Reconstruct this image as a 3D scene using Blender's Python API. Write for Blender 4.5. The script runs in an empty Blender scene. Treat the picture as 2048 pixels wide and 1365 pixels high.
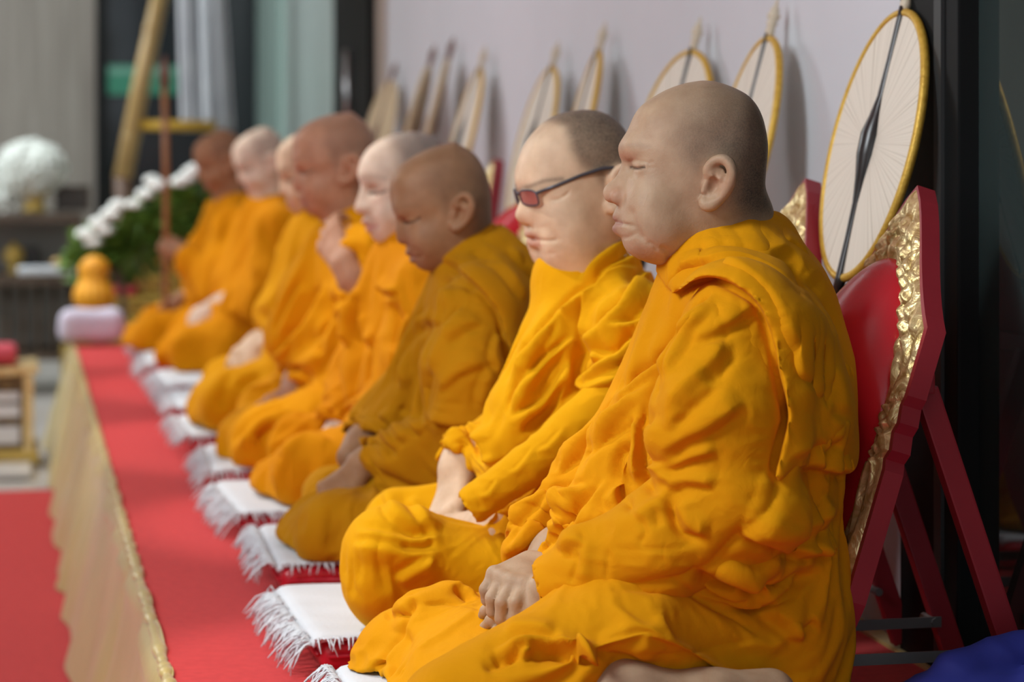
import bpy, bmesh, math, random
import numpy as np
from mathutils import Vector, Matrix
R = math.radians
# ------------------------------------------------------------------ camera, exposure, light
F = 4835.0                      # focal length in pixels of the 2048-wide frame (85 mm on 36 mm)
TH = math.atan(1004.0 / F)      # the row of people runs along +Y; the camera is turned right by TH
HC = 0.87                       # eye height above the stage top (stage top is z = 0)
CT, ST = math.cos(TH), math.sin(TH)
scene = bpy.context.scene
COL = scene.collection
cam_d = bpy.data.cameras.new('camera')
cam = bpy.data.objects.new('camera', cam_d)
COL.objects.link(cam)
cam_d.sensor_width = 36.0
cam_d.lens = 36.0 * F / 2048.0
cam_d.shift_y = -(682.5 - 255.0) / 2048.0
cam.location = (0, 0, HC)
cam.rotation_euler = (R(90), 0, -TH)
cam_d.clip_start = 0.05
cam_d.dof.use_dof = True
cam_d.dof.focus_distance = 3.43
cam_d.dof.aperture_fstop = 3.2
scene.camera = cam
scene.view_settings.view_transform = 'Standard'
scene.view_settings.look = 'None'
scene.view_settings.exposure = 0.27
scene.view_settings.gamma = 1.0
scene.view_settings.use_curve_mapping = False
scene.cycles.use_denoising = True
scene.cycles.max_bounces = 8
scene.cycles.diffuse_bounces = 5
scene.cycles.sample_clamp_indirect = 6.0

world = bpy.data.worlds.new('world')
scene.world = world
world.use_nodes = True
world.node_tree.nodes['Background'].inputs[0].default_value = (0.86, 0.94, 1.0, 1)
world.node_tree.nodes['Background'].inputs[1].default_value = 0.85

def area_light(name, loc, target, size, power, color=(1, 1, 1), size_y=None):
    d = bpy.data.lights.new(name, 'AREA')
    d.energy = power; d.color = color; d.size = size
    if size_y:
        d.shape = 'RECTANGLE'; d.size_y = size_y
    o = bpy.data.objects.new(name, d); COL.objects.link(o)
    o.location = loc
    o.rotation_euler = (Vector(target) - Vector(loc)).to_track_quat('-Z', 'Y').to_euler()
    return o
def spot_light(name, loc, target, power, angle, blend, radius, color=(1, 1, 1)):
    d = bpy.data.lights.new(name, 'SPOT')
    d.energy = power; d.color = color; d.spot_size = R(angle); d.spot_blend = blend; d.shadow_soft_size = radius
    o = bpy.data.objects.new(name, d); COL.objects.link(o)
    o.location = loc
    o.rotation_euler = (Vector(target) - Vector(loc)).to_track_quat('-Z', 'Y').to_euler()
    return o
WARM = (1.0, 0.97, 0.92)
NEUT = (0.91, 0.985, 1.03)
for (x, y, tx, ty, tz, pw, an) in [(-0.75, 4.55, 0.62, 3.80, 0.25, 140, 25), (-0.75, 6.05, 0.66, 5.38, 0.40, 165, 25), (-0.75, 7.5, 0.60, 6.75, 0.30, 150, 27),
        (-0.75, 9.0, 0.66, 8.25, 0.45, 150, 27), (-0.75, 10.4, 0.5, 9.6, 0.2, 165, 30)]:     # narrow track spots on the ceiling, aimed back along the row
    spot_light('ceiling_or_fill_spot', (x, y, 2.76), (tx, ty, tz), pw, an, 0.55, 0.05, WARM)
spot_light('ceiling_or_fill_spot', (-0.6, 9.4, 2.76), (0.42, 10.2, 0.5), 130, 26, 0.6, 0.06, NEUT)  # added fill spot, only brightens the white roses
area_light('ceiling_or_fill_panel', (-1.9, 8.5, 2.82), (-1.5, 8.0, 0), 1.2, 190, NEUT, 7.0)
area_light('ceiling_or_fill_panel', (-1.2, 2.6, 2.82), (0.9, 3.4, 0.5), 0.8, 130, NEUT, 2.6)  # added fill from front left, lifts the nearest person, chair pad and fan
area_light('ceiling_or_fill_panel', (-0.6, 12.3, 2.82), (-0.2, 14.0, 0.6), 1.0, 92, NEUT, 3.0)  # added fill, brightens the oak back wall and frosted glass
area_light('wall_fill_light', (0.75, 7.2, 2.80), (1.25, 7.2, 0.6), 0.25, 26, NEUT, 6.5)  # unseen fill strip, added to brighten the white wall

# ------------------------------------------------------------------ helpers
def px3(px, py, Y):
    """point of the place seen at photograph pixel (px, py) on the plane at distance Y along the row"""
    k = (px - 20.0) * CT / F
    D = Y * CT / (1.0 - k * ST)
    return np.array([k * D, Y, HC - (py - 255.0) * D / F])
def px3x(px, py, X):
    k = (px - 20.0) * CT / F
    D = X / k
    return np.array([X, (D - X * ST) / CT, HC - (py - 255.0) * D / F])
def project(V):
    D = V[:, 0] * ST + V[:, 1] * CT
    return np.stack([20.0 + F * V[:, 0] / (CT * D), 255.0 + (HC - V[:, 2]) * F / D], 1), D
def link(o, parent=None):
    COL.objects.link(o)
    if parent is not None:
        o.parent = parent
    return o
def tag(o, label=None, cat=None, group=None, kind=None):
    for k, v in (('label', label), ('category', cat), ('group', group), ('kind', kind)):
        if v: o[k] = v
    return o
def thing(name, label, cat, loc=(0, 0, 0), rz=0.0, group=None):
    o = bpy.data.objects.new(name, None)
    o.empty_display_size = 0.05
    o.location = loc; o.rotation_euler = (0, 0, rz)
    COL.objects.link(o)
    return tag(o, label, cat, group)
def np_mesh(name, V, Fq, mat=None, smooth=True, attrs=None):
    me = bpy.data.meshes.new(name)
    V = np.asarray(V, np.float32); Fq = np.asarray(Fq, np.int32)
    n = Fq.shape[1]
    me.vertices.add(len(V)); me.vertices.foreach_set('co', V.ravel())
    me.loops.add(Fq.size); me.loops.foreach_set('vertex_index', Fq.ravel())
    me.polygons.add(len(Fq))
    me.polygons.foreach_set('loop_start', np.arange(0, Fq.size, n, dtype=np.int32))
    me.update(calc_edges=True)
    me.validate()
    if smooth:
        me.polygons.foreach_set('use_smooth', np.ones(len(me.polygons), bool))
    for k, a in (attrs or {}).items():
        at = me.attributes.new(k, 'FLOAT', 'POINT')
        at.data.foreach_set('value', np.asarray(a, np.float32))
    if mat: me.materials.append(mat)
    return me
def np_obj(name, V, Fq, mat, parent=None, **kw):
    return link(bpy.data.objects.new(name, np_mesh(name, V, Fq, mat, **kw)), parent)

class MB:
    """collects shapes into one mesh"""
    def __init__(s): s.bm = bmesh.new()
    def _x(s, vs, loc, rot, sc):
        M = Matrix.Translation(loc) @ (rot.to_4x4() if isinstance(rot, Matrix) else Matrix.Rotation(0, 4, 'X') if rot is None else Matrix(rot)) @ Matrix.Diagonal((*sc, 1))
        bmesh.ops.transform(s.bm, matrix=M, verts=vs)
    def box(s, c, size, rot=None, bevel=0.0):
        r = bmesh.ops.create_cube(s.bm, size=1.0)
        s._x(r['verts'], c, rot, size)
        if bevel:
            es = {e for v in r['verts'] for e in v.link_edges}
            bmesh.ops.bevel(s.bm, geom=list(es), offset=bevel, segments=2, affect='EDGES', profile=0.7)
        return s
    def sph(s, c, r, sc=(1, 1, 1), rot=None, u=20, v=12):
        q = bmesh.ops.create_uvsphere(s.bm, u_segments=u, v_segments=v, radius=r)
        s._x(q['verts'], c, rot, sc); return s
    def tube(s, pts, rad, n=10, cap=True, flat=1.0, up=None):
        pts = [Vector(p) for p in pts]
        if not hasattr(rad, '__len__'): rad = [rad] * len(pts)
        rings = []; prev = None
        for i, p in enumerate(pts):
            t = (pts[min(i + 1, len(pts) - 1)] - pts[max(i - 1, 0)]).normalized()
            a = prev if prev is not None else (Vector(up) if up else (Vector((0, 0, 1)) if abs(t.z) < 0.9 else Vector((1, 0, 0))))
            b = t.cross(a).normalized(); a = b.cross(t).normalized(); prev = a
            rings.append([s.bm.verts.new(p + (a * math.cos(2 * math.pi * k / n) * flat + b * math.sin(2 * math.pi * k / n)) * rad[i]) for k in range(n)])
        for A, B in zip(rings, rings[1:]):
            for k in range(n):
                s.bm.faces.new((A[k], A[(k + 1) % n], B[(k + 1) % n], B[k]))
        if cap:
            s.bm.faces.new(rings[0][::-1]); s.bm.faces.new(rings[-1])
        return s
    def lathe(s, prof, c=(0, 0, 0), n=24, rot=None):
        """prof: (radius, z) from bottom to top"""
        M = Matrix.Translation(c) @ (rot.to_4x4() if rot is not None else Matrix.Identity(4))
        rings = []
        for r, z in prof:
            rings.append([s.bm.verts.new(M @ Vector((max(r, 1e-5) * math.cos(2 * math.pi * k / n), max(r, 1e-5) * math.sin(2 * math.pi * k / n), z))) for k in range(n)])
        for A, B in zip(rings, rings[1:]):
            for k in range(n):
                s.bm.faces.new((A[k], A[(k + 1) % n], B[(k + 1) % n], B[k]))
        s.bm.faces.new(rings[0][::-1]); s.bm.faces.new(rings[-1])
        return s
    def prism(s, outline, d0, d1, M=None):
        """outline in (u, v), extruded from w = d0 to d1; M maps (u, v, w)"""
        M = M or Matrix.Identity(4)
        a = [s.bm.verts.new(M @ Vector((u, v, d0))) for u, v in outline]
        b = [s.bm.verts.new(M @ Vector((u, v, d1))) for u, v in outline]
        n = len(a)
        s.bm.faces.new(a[::-1]); s.bm.faces.new(b)
        for k in range(n):
            s.bm.faces.new((a[k], a[(k + 1) % n], b[(k + 1) % n], b[k]))
        return s
    def grid(s, fn, nu, nv, closed_u=False):
        g = [[s.bm.verts.new(fn(i / (nu if closed_u else nu - 1), j / (nv - 1))) for i in range(nu)] for j in range(nv)]
        for j in range(nv - 1):
            for i in range(nu if closed_u else nu - 1):
                s.bm.faces.new((g[j][i], g[j][(i + 1) % nu], g[j + 1][(i + 1) % nu], g[j + 1][i]))
        return s
    def obj(s, name, mat, parent=None, smooth=False, fix=True, angle=None):
        if fix: bmesh.ops.recalc_face_normals(s.bm, faces=s.bm.faces)
        me = bpy.data.meshes.new(name); s.bm.to_mesh(me); s.bm.free()
        if smooth:
            me.polygons.foreach_set('use_smooth', np.ones(len(me.polygons), bool))
            if angle: me.set_sharp_from_angle(angle=R(angle))
        if mat: me.materials.append(mat)
        return link(bpy.data.objects.new(name, me), parent)
def struct(o, ):
    o['kind'] = 'structure'; return o
def copy_tree(o, parent=None):
    c = o.copy(); COL.objects.link(c)
    if parent is not None: c.parent = parent
    for ch in list(o.children): copy_tree(ch, c)
    return c
def rotm(ax, ay, az):
    from mathutils import Euler
    return Euler((ax, ay, az)).to_matrix()

# ------------------------------------------------------------------ materials
def mat(name, color, rough=0.6, metal=0.0, **kw):
    m = bpy.data.materials.new(name); m.use_nodes = True
    b = m.node_tree.nodes['Principled BSDF']
    b.inputs['Base Color'].default_value = (*color, 1)
    b.inputs['Roughness'].default_value = rough
    b.inputs['Metallic'].default_value = metal
    for k, v in kw.items():
        b.inputs[k.replace('_', ' ')].default_value = v
    return m
def nodes(m): return m.node_tree.nodes, m.node_tree.links, m.node_tree.nodes['Principled BSDF']
def ramp(N, stops):
    r = N.new('ShaderNodeValToRGB'); e = r.color_ramp.elements
    while len(e) < len(stops): e.new(0.5)
    for i, (p, c) in enumerate(stops):
        e[i].position = p; e[i].color = (*c, 1)
    return r
def noise_mat(name, c1, c2, scale, rough=0.6, metal=0.0, bump=0.0, bscale=None, stretch=(1, 1, 1), detail=4, bdist=0.002, **kw):
    m = mat(name, c1, rough, metal, **kw); N, L, b = nodes(m)
    tc = N.new('ShaderNodeTexCoord'); mp = N.new('ShaderNodeMapping'); mp.inputs['Scale'].default_value = stretch
    L.new(tc.outputs['Object'], mp.inputs['Vector'])
    nz = N.new('ShaderNodeTexNoise'); nz.inputs['Scale'].default_value = scale; nz.inputs['Detail'].default_value = detail
    L.new(mp.outputs[0], nz.inputs['Vector'])
    r = ramp(N, [(0.3, c1), (0.7, c2)])
    L.new(nz.outputs['Fac'], r.inputs[0]); L.new(r.outputs[0], b.inputs['Base Color'])
    if bump:
        n2 = N.new('ShaderNodeTexNoise'); n2.inputs['Scale'].default_value = bscale or scale; n2.inputs['Detail'].default_value = 3
        L.new(mp.outputs[0], n2.inputs['Vector'])
        bp = N.new('ShaderNodeBump'); bp.inputs['Strength'].default_value = bump; bp.inputs['Distance'].default_value = bdist
        L.new(n2.outputs['Fac'], bp.inputs['Height']); L.new(bp.outputs[0], b.inputs['Normal'])
    return m
# ------------------------------------------------------------------ smooth solid modelling
class Field:
    def __init__(s, lo, hi, h):
        s.lo = np.asarray(lo, np.float32); s.h = h
        s.n = np.ceil((np.asarray(hi) - np.asarray(lo)) / h).astype(int) + 1
        s.ax = [s.lo[i] + h * np.arange(s.n[i], dtype=np.float32) for i in range(3)]
        s.v = np.full(s.n, 0.5, np.float32)
    def _sub(s, lo, hi):
        sl = []
        for i in range(3):
            a = max(0, int(math.floor((lo[i] - s.lo[i]) / s.h)) - 1); b = min(int(s.n[i]), int(math.ceil((hi[i] - s.lo[i]) / s.h)) + 2)
            if b <= a: return None
            sl.append(slice(a, b))
        X = s.ax[0][sl[0]][:, None, None]; Y = s.ax[1][sl[1]][None, :, None]; Z = s.ax[2][sl[2]][None, None, :]
        return tuple(sl), X, Y, Z
    def put(s, fn, lo, hi, k=0.02, op='add'):
        m = k + 4 * s.h
        q = s._sub(np.asarray(lo) - m, np.asarray(hi) + m)
        if q is None: return
        sl, X, Y, Z = q
        d = fn(X, Y, Z); a = s.v[sl]
        if op == 'add':
            hh = np.maximum(k - np.abs(a - d), 0) / k
            s.v[sl] = np.minimum(a, d) - hh * hh * k * 0.25
        else:
            d = -d
            hh = np.maximum(k - np.abs(a - d), 0) / k
            s.v[sl] = np.maximum(a, d) + hh * hh * k * 0.25
    def cone(s, a, b, ra, rb, k=0.02, op='add', flat=None):
        a = np.asarray(a, np.float64); b = np.asarray(b, np.float64)
        ab = b - a; L2 = max(float(ab @ ab), 1e-9); r = max(ra, rb)
        def fn(X, Y, Z):
            px, py, pz = X - a[0], Y - a[1], Z - a[2]
            t = np.clip((px * ab[0] + py * ab[1] + pz * ab[2]) / L2, 0, 1)
            dx, dy, dz = px - t * ab[0], py - t * ab[1], pz - t * ab[2]
            if flat is not None:
                n, f = flat
                c = (dx * n[0] + dy * n[1] + dz * n[2]) * (1.0 / f - 1.0)
                dx, dy, dz = dx + c * n[0], dy + c * n[1], dz + c * n[2]
            return (np.sqrt(dx * dx + dy * dy + dz * dz) - (ra + t * (rb - ra))).astype(np.float32)
        s.put(fn, np.minimum(a, b) - r, np.maximum(a, b) + r, k, op)
    def ell(s, c, r, k=0.02, op='add', rot=None):
        c = np.asarray(c, np.float64); r = np.asarray(r, np.float64)
        M = np.array(rot) if rot is not None else None
        def fn(X, Y, Z):
            x, y, z = X - c[0], Y - c[1], Z - c[2]
            if M is not None:
                x, y, z = (M[0, i] * x + M[1, i] * y + M[2, i] * z for i in range(3)) if False else (M[0, 0] * x + M[1, 0] * y + M[2, 0] * z, M[0, 1] * x + M[1, 1] * y + M[2, 1] * z, M[0, 2] * x + M[1, 2] * y + M[2, 2] * z)
            k0 = np.sqrt((x / r[0]) ** 2 + (y / r[1]) ** 2 + (z / r[2]) ** 2)
            k1 = np.sqrt((x / r[0] ** 2) ** 2 + (y / r[1] ** 2) ** 2 + (z / r[2] ** 2) ** 2) + 1e-6
            return (k0 * (k0 - 1.0) / k1).astype(np.float32)
        R_ = float(r.max())
        s.put(fn, c - R_, c + R_, k, op)
    def chain(s, pts, rad, k=0.01, op='add', flat=None):
        if not hasattr(rad, '__len__'): rad = [rad] * len(pts)
        for i in range(len(pts) - 1):
            s.cone(pts[i], pts[i + 1], rad[i], rad[i + 1], k, op, flat)
    def mesh(s, smooth=2):
        v = s.v; n = v.shape; ins = v < 0
        c = ins.astype(np.int8)
        cs = sum(c[i:n[0] - 1 + i, j:n[1] - 1 + j, k:n[2] - 1 + k] for i in (0, 1) for j in (0, 1) for k in (0, 1))
        idx = np.argwhere((cs > 0) & (cs < 8))
        ids = np.full(np.array(n) - 1, -1, np.int32); ids[tuple(idx.T)] = np.arange(len(idx))
        off = np.array([(i, j, k) for i in (0, 1) for j in (0, 1) for k in (0, 1)])
        cv = np.stack([v[tuple((idx + o).T)] for o in off], 1)
        P = np.zeros((len(idx), 3)); cnt = np.zeros(len(idx))
        for a in range(8):
            for b in range(a + 1, 8):
                if np.abs(off[a] - off[b]).sum() != 1: continue
                va, vb = cv[:, a], cv[:, b]; m = (va < 0) != (vb < 0)
                t = np.where(m, va / np.where(m, va - vb, 1), 0)
                P += np.where(m[:, None], off[a] + t[:, None] * (off[b] - off[a]), 0); cnt += m
        V = s.lo + s.h * (idx + P / cnt[:, None])
        Q = []
        for ax in range(3):
            u, w = (ax + 1) % 3, (ax + 2) % 3
            sl0 = [slice(None)] * 3; sl1 = [slice(None)] * 3
            sl0[ax] = slice(0, n[ax] - 1); sl1[ax] = slice(1, n[ax])
            A = ins[tuple(sl0)]; B = ins[tuple(sl1)]
            e = np.argwhere(A != B)
            e = e[(e[:, u] > 0) & (e[:, w] > 0) & (e[:, u] < n[u] - 1) & (e[:, w] < n[w] - 1)]
            du = np.zeros(3, int); dw = np.zeros(3, int); du[u] = 1; dw[w] = 1
            q = np.stack([ids[tuple((e - du - dw).T)], ids[tuple((e - dw).T)], ids[tuple(e.T)], ids[tuple((e - du).T)]], 1)
            f = A[tuple(e.T)]
            q[~f] = q[~f][:, ::-1]
            Q.append(q)
        Q = np.concatenate(Q)
        Q = Q[(Q >= 0).all(1)]
        V = laplace(V, Q, smooth)
        return V, Q
def edges_of(Q):
    E = np.concatenate([Q[:, [0, 1]], Q[:, [1, 2]], Q[:, [2, 3]], Q[:, [3, 0]]])
    return E
def laplace(V, Q, it, lam=0.5):
    E = edges_of(Q); n = len(V)
    deg = np.bincount(E[:, 0], minlength=n) + np.bincount(E[:, 1], minlength=n)
    for i in range(it):
        S = np.empty_like(V)
        for k in range(3):
            S[:, k] = np.bincount(E[:, 0], V[E[:, 1], k], n) + np.bincount(E[:, 1], V[E[:, 0], k], n)
        V = V + lam * (S / np.maximum(deg, 1)[:, None] - V)
    return V
def subdivide(V, Q):
    E = np.sort(edges_of(Q), 1); n = len(V)
    key = E[:, 0].astype(np.int64) * n + E[:, 1]
    uq, inv = np.unique(key, return_inverse=True)
    mid = (V[uq // n] + V[uq % n]) / 2
    m = len(Q); e = inv.reshape(4, m) + n; c = np.arange(m) + n + len(uq)
    W = np.concatenate([V, mid, V[Q].mean(1)])
    q = np.concatenate([np.stack([Q[:, i], e[i], c, e[(i + 3) % 4]], 1) for i in range(4)])
    return laplace(W, q, 1, 0.5), q
def normals(V, Q):
    d1 = V[Q[:, 2]] - V[Q[:, 0]]; d2 = V[Q[:, 3]] - V[Q[:, 1]]
    fn = np.cross(d1, d2); N = np.zeros_like(V)
    for k in range(3):
        for c in range(4):
            N[:, k] += np.bincount(Q[:, c], fn[:, k], len(V))
    return N / (np.linalg.norm(N, axis=1, keepdims=True) + 1e-12)
def seg_dist(P, poly):
    """distance, side-signed distance and position along a 2D polyline for points P"""
    poly = np.asarray(poly, float)
    best = np.full(len(P), 1e9); sd = np.zeros(len(P)); tt = np.zeros(len(P))
    L = np.concatenate([[0], np.cumsum(np.linalg.norm(np.diff(poly, axis=0), axis=1))])
    for i in range(len(poly) - 1):
        a, b = poly[i], poly[i + 1]; ab = b - a; l = np.linalg.norm(ab) + 1e-9
        q = P - a
        t = np.clip(q @ ab / l ** 2, 0, 1)
        d = np.linalg.norm(q - t[:, None] * ab, axis=1)
        cr = (ab[0] * q[:, 1] - ab[1] * q[:, 0]) / l
        m = d < best
        best[m] = d[m]; sd[m] = np.where(cr[m] >= 0, d[m], -d[m]); tt[m] = (L[i] + t[m] * l) / L[-1]
    return best, sd, tt
def spline(poly, n=8):
    p = np.asarray(poly, float)
    if len(p) < 3: return p
    q = np.vstack([2 * p[0] - p[1], p, 2 * p[-1] - p[-2]]); out = []
    for i in range(1, len(q) - 2):
        for t in np.linspace(0, 1, n, endpoint=False):
            a, b, c, d = q[i - 1], q[i], q[i + 1], q[i + 2]
            out.append(0.5 * (2 * b + (c - a) * t + (2 * a - 5 * b + 4 * c - d) * t * t + (3 * b - a - 3 * c + d) * t ** 3))
    out.append(p[-1])
    return np.array(out)
def in_poly(P, poly):
    poly = np.asarray(poly, float); c = np.zeros(len(P), bool); j = len(poly) - 1
    for i in range(len(poly)):
        a, b = poly[i], poly[j]
        m = ((a[1] > P[:, 1]) != (b[1] > P[:, 1])) & (P[:, 0] < (b[0] - a[0]) * (P[:, 1] - a[1]) / (b[1] - a[1] + 1e-12) + a[0])
        c ^= m; j = i
    return c
def sstep(a, b, x):
    t = np.clip((x - a) / (b - a), 0, 1); return t * t * (3 - 2 * t)
_rng = np.random.RandomState(7)
_NT = _rng.rand(32, 32, 32).astype(np.float32)
def vnoise(P):
    P = np.asarray(P); i = np.floor(P).astype(int); f = P - i; f = f * f * (3 - 2 * f); i &= 31; j = (i + 1) & 31
    r = 0
    for a in (0, 1):
        for b in (0, 1):
            for c in (0, 1):
                w = (f[:, 0] if a else 1 - f[:, 0]) * (f[:, 1] if b else 1 - f[:, 1]) * (f[:, 2] if c else 1 - f[:, 2])
                r = r + w * _NT[(j if a else i)[:, 0], (j if b else i)[:, 1], (j if c else i)[:, 2]]
    return r * 2 - 1
def apply_strokes(V, Q, strokes, relief=1.0, win=None):
    """cloth folds: ridges ('r'), and overlapping cloth edges ('e', left side lies on top), pressed into the surface they run over"""
    N = normals(laplace(V, Q, 8), Q); uv, D = project(V)
    view = V - np.array([0, 0, HC]); view /= np.linalg.norm(view, axis=1, keepdims=True)
    face = np.clip((-(N * view).sum(1) + 0.05) / 0.35, 0, 1)
    disp = np.zeros(len(V))
    for st in strokes:
        kind, poly, w, amp = st[:4]
        ld = st[4] if len(st) > 4 else 0.05
        poly = spline(poly)
        reach = max(w * 3, ld * 3 if kind == 'e' else 0) * F / D.min()
        lo = poly.min(0) - reach; hi = poly.max(0) + reach
        m = np.where((uv[:, 0] > lo[0]) & (uv[:, 0] < hi[0]) & (uv[:, 1] > lo[1]) & (uv[:, 1] < hi[1]) & (face > 0))[0]
        if not len(m): continue
        d, sd, t = seg_dist(uv[m], poly)
        mpp = D[m] / F; sm = sd * mpp
        taper = np.minimum(1, np.minimum(t, 1 - t) / 0.18 + (0.25 if kind == 'e' else 0.02)); taper = np.clip(taper, 0, 1)
        end = (t <= 0.0) | (t >= 1.0)
        if kind == 'r':
            f = np.exp(-(sm / w) ** 2) if amp > 0 else np.exp(-np.sqrt((sm / (w * 0.62)) ** 2 + 0.12)) * 1.3
        elif kind == 'a':           # rounded crest, one flank steep with a crease at its foot
            f = np.where(sm > 0, np.exp(-(sm / (w * 0.42)) ** 2), np.exp(-(sm / (w * 1.25)) ** 2)) - 0.45 * np.exp(-((sm - 0.75 * w) / (w * 0.38)) ** 2)
        else:
            f = np.where(sm < 0, np.exp(-(-sm / ld)), 0.0) * sstep(-0.35, 1.0, -sm / (w * 1.2)) - 0.25 * np.exp(-((sm - 0.4 * w) / w) ** 2)
            f = np.where(end, 0, f) if ld > 0.04 else f
        disp[m] += amp * f * taper * face[m]
    if win is not None:
        win = np.asarray(win, float); d, _, _ = seg_dist(uv, np.vstack([win, win[:1]])); disp = disp * sstep(0.006, 0.03, d * D / F)
    return V + N * (disp * relief)[:, None]
# ------------------------------------------------------------------ the hall
XW = 1.48; FZ = -0.42; YB = 14.6; ZC = 2.85
def pxD(px, py, D):
    X = (px - 20.0) * CT / F * D
    return Vector((X, (D - X * ST) / CT, HC - (py - 255.0) * D / F))
M_wall = noise_mat('white_paint', (0.64, 0.675, 0.715), (0.67, 0.70, 0.74), 3, 0.75)
M_ceil = mat('ceiling_paint', (0.75, 0.74, 0.72), 0.9)
M_floor = noise_mat('pale_stone', (0.50, 0.47, 0.43), (0.56, 0.53, 0.49), 2.5, 0.35)
M_black = mat('black_frame', (0.008, 0.009, 0.009), 0.6, Specular_IOR_Level=0.15)
M_darkglass = mat('dark_glass', (0.028, 0.042, 0.040), 0.03, Specular_IOR_Level=0.6)
M_backglass = mat('night_glass', (0.018, 0.022, 0.025), 0.12)
M_frost = mat('frosted_glass', (0.42, 0.50, 0.47), 0.35)
M_frost2 = mat('pale_green_edge', (0.36, 0.50, 0.45), 0.3)
M_beige = mat('beige_reveal', (0.42, 0.36, 0.30), 0.7)
def wood_panel():
    m = mat('grey_oak_panel', (0.3, 0.27, 0.23), 0.55); N, L, b = nodes(m)
    tc = N.new('ShaderNodeTexCoord'); mp = N.new('ShaderNodeMapping'); mp.inputs['Scale'].default_value = (14, 14, 0.5)
    L.new(tc.outputs['Object'], mp.inputs[0])
    nz = N.new('ShaderNodeTexNoise'); nz.inputs['Scale'].default_value = 2.2; nz.inputs['Detail'].default_value = 6; nz.inputs['Distortion'].default_value = 0.4
    L.new(mp.outputs[0], nz.inputs['Vector'])
    r = ramp(N, [(0.3, (0.20, 0.175, 0.145)), (0.55, (0.28, 0.25, 0.21)), (0.75, (0.33, 0.30, 0.26))])
    L.new(nz.outputs['Fac'], r.inputs[0]); L.new(r.outputs[0], b.inputs['Base Color'])
    return m
M_oak = wood_panel()
def slab(name, lo, hi, m, bevel=0.0):
    lo, hi = Vector(lo), Vector(hi)
    return struct(MB().box((lo + hi) / 2, hi - lo, bevel=bevel).obj(name, m))
slab('floor', (-5, -3, FZ - 0.1), (XW + 0.3, YB, FZ), M_floor)
slab('ceiling', (-5, -3, ZC), (XW + 0.3, YB + 0.2, ZC + 0.1), M_ceil)
slab('wall_right', (XW, 3.795, FZ), (XW + 0.12, 9.60, ZC), M_wall)
slab('wall_left', (-5.1, -3, FZ), (-5, YB, ZC), mat('grey_green_paint', (0.40, 0.42, 0.40), 0.8))
slab('wall_back', (-5, YB, FZ), (0.52, YB + 0.1, ZC), M_oak)
for x in (-4.0, -3.1, -2.2, -1.3, -0.4):
    slab('trim_1', (x, YB - 0.006, FZ), (x + 0.012, YB, ZC), mat('panel_joint', (0.12, 0.10, 0.085), 0.7))
slab('window_1', (0.52, YB, FZ), (XW, YB + 0.08, ZC), M_backglass)
slab('trim_2', (0.50, YB - 0.05, FZ), (0.56, YB, ZC), M_black)
# glazed part of the right-hand side beyond the white wall
slab('trim_3', (XW - 0.02, 9.60, FZ), (XW + 0.12, 9.76, ZC), M_beige)
d1 = slab('door_1', (XW - 0.05, 9.76, FZ), (XW + 0.12, 10.85, ZC), M_black)
MB().tube([(XW - 0.075, 10.22, 0.80), (XW - 0.075, 10.22, 1.20)], 0.014, 10).obj('door_handle', mat('steel', (0.5, 0.5, 0.5), 0.3, 1.0), d1, smooth=True)
slab('window_2', (XW, 10.85, FZ), (XW + 0.05, YB, ZC), M_frost)
slab('trim_4', (XW - 0.03, 13.3, FZ), (XW, 14.55, ZC), M_frost2)
# near end: black frame and dark glass
slab('trim_5', (XW - 0.035, 3.545, FZ), (XW + 0.12, 3.795, ZC), M_black, 0.004)
slab('trim_6', (XW - 0.041, 3.60, FZ), (XW - 0.03, 3.63, ZC), mat('black_gasket', (0.03, 0.032, 0.032), 0.5))
slab('window_3', (XW, 0.2, FZ), (XW + 0.04, 3.545, ZC), M_darkglass)

# ------------------------------------------------------------------ platform with carpet and satin skirt
M_carpet = noise_mat('red_carpet', (0.55, 0.022, 0.026), (0.64, 0.032, 0.034), 60, 0.95, bump=0.5, bscale=420, bdist=0.002)
M_carpet.node_tree.nodes['Principled BSDF'].inputs['Sheen Weight'].default_value = 0.12
M_carpet.node_tree.nodes['Principled BSDF'].inputs['Sheen Tint'].default_value = (1, 0.6, 0.55, 1)
M_satin = noise_mat('gold_satin', (0.46, 0.345, 0.085), (0.54, 0.41, 0.115), 7, 0.36, bump=0.25, bscale=30, bdist=0.004)
M_satin.node_tree.nodes['Principled BSDF'].inputs['Sheen Weight'].default_value = 0.3
YE = 9.86
stage = thing('stage_platform', 'long low platform covered in red carpet with a draped gold satin skirt', 'stage', (0.85, 5.5, FZ))
sl = Vector((0.85, 5.5, FZ))
MB().box(Vector((0.855, 5.55, FZ / 2 - 0.006)) - sl, (1.20, 8.55, -FZ - 0.012)).obj('deck', mat('plywood', (0.3, 0.2, 0.12), 0.8), stage)
def carpet_fn(u, v):
    x = 0.247 + 1.19 * u; y = 1.3 + 8.56 * v
    z = 0.0025 * math.sin(y * 5.2 + 0.6 * math.sin(x * 6)) * (0.5 + 0.5 * math.sin(y * 1.7)) if x < 1.3 else 0
    return Vector((x, y, z)) - sl
MB().grid(carpet_fn, 30, 260).obj('carpet', M_carpet, stage, smooth=True)
MB().box(Vector((1.452, 5.55, -0.004)) - sl, (0.034, 8.55, 0.02), bevel=0.004).obj('gold_strip', M_satin, stage)
rs = random.Random(4)
NP_ = 1500; NVs = 22
ph = 0.0; PH = []; AM = []
for i in range(NP_):
    ph += 0.085 * (1 + 0.5 * math.sin(i * 0.021) + 0.35 * math.sin(i * 0.0713 + 1)); PH.append(ph)
    AM.append(0.55 + 0.45 * math.sin(i * 0.017 + 2) * math.sin(i * 0.006))
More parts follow.
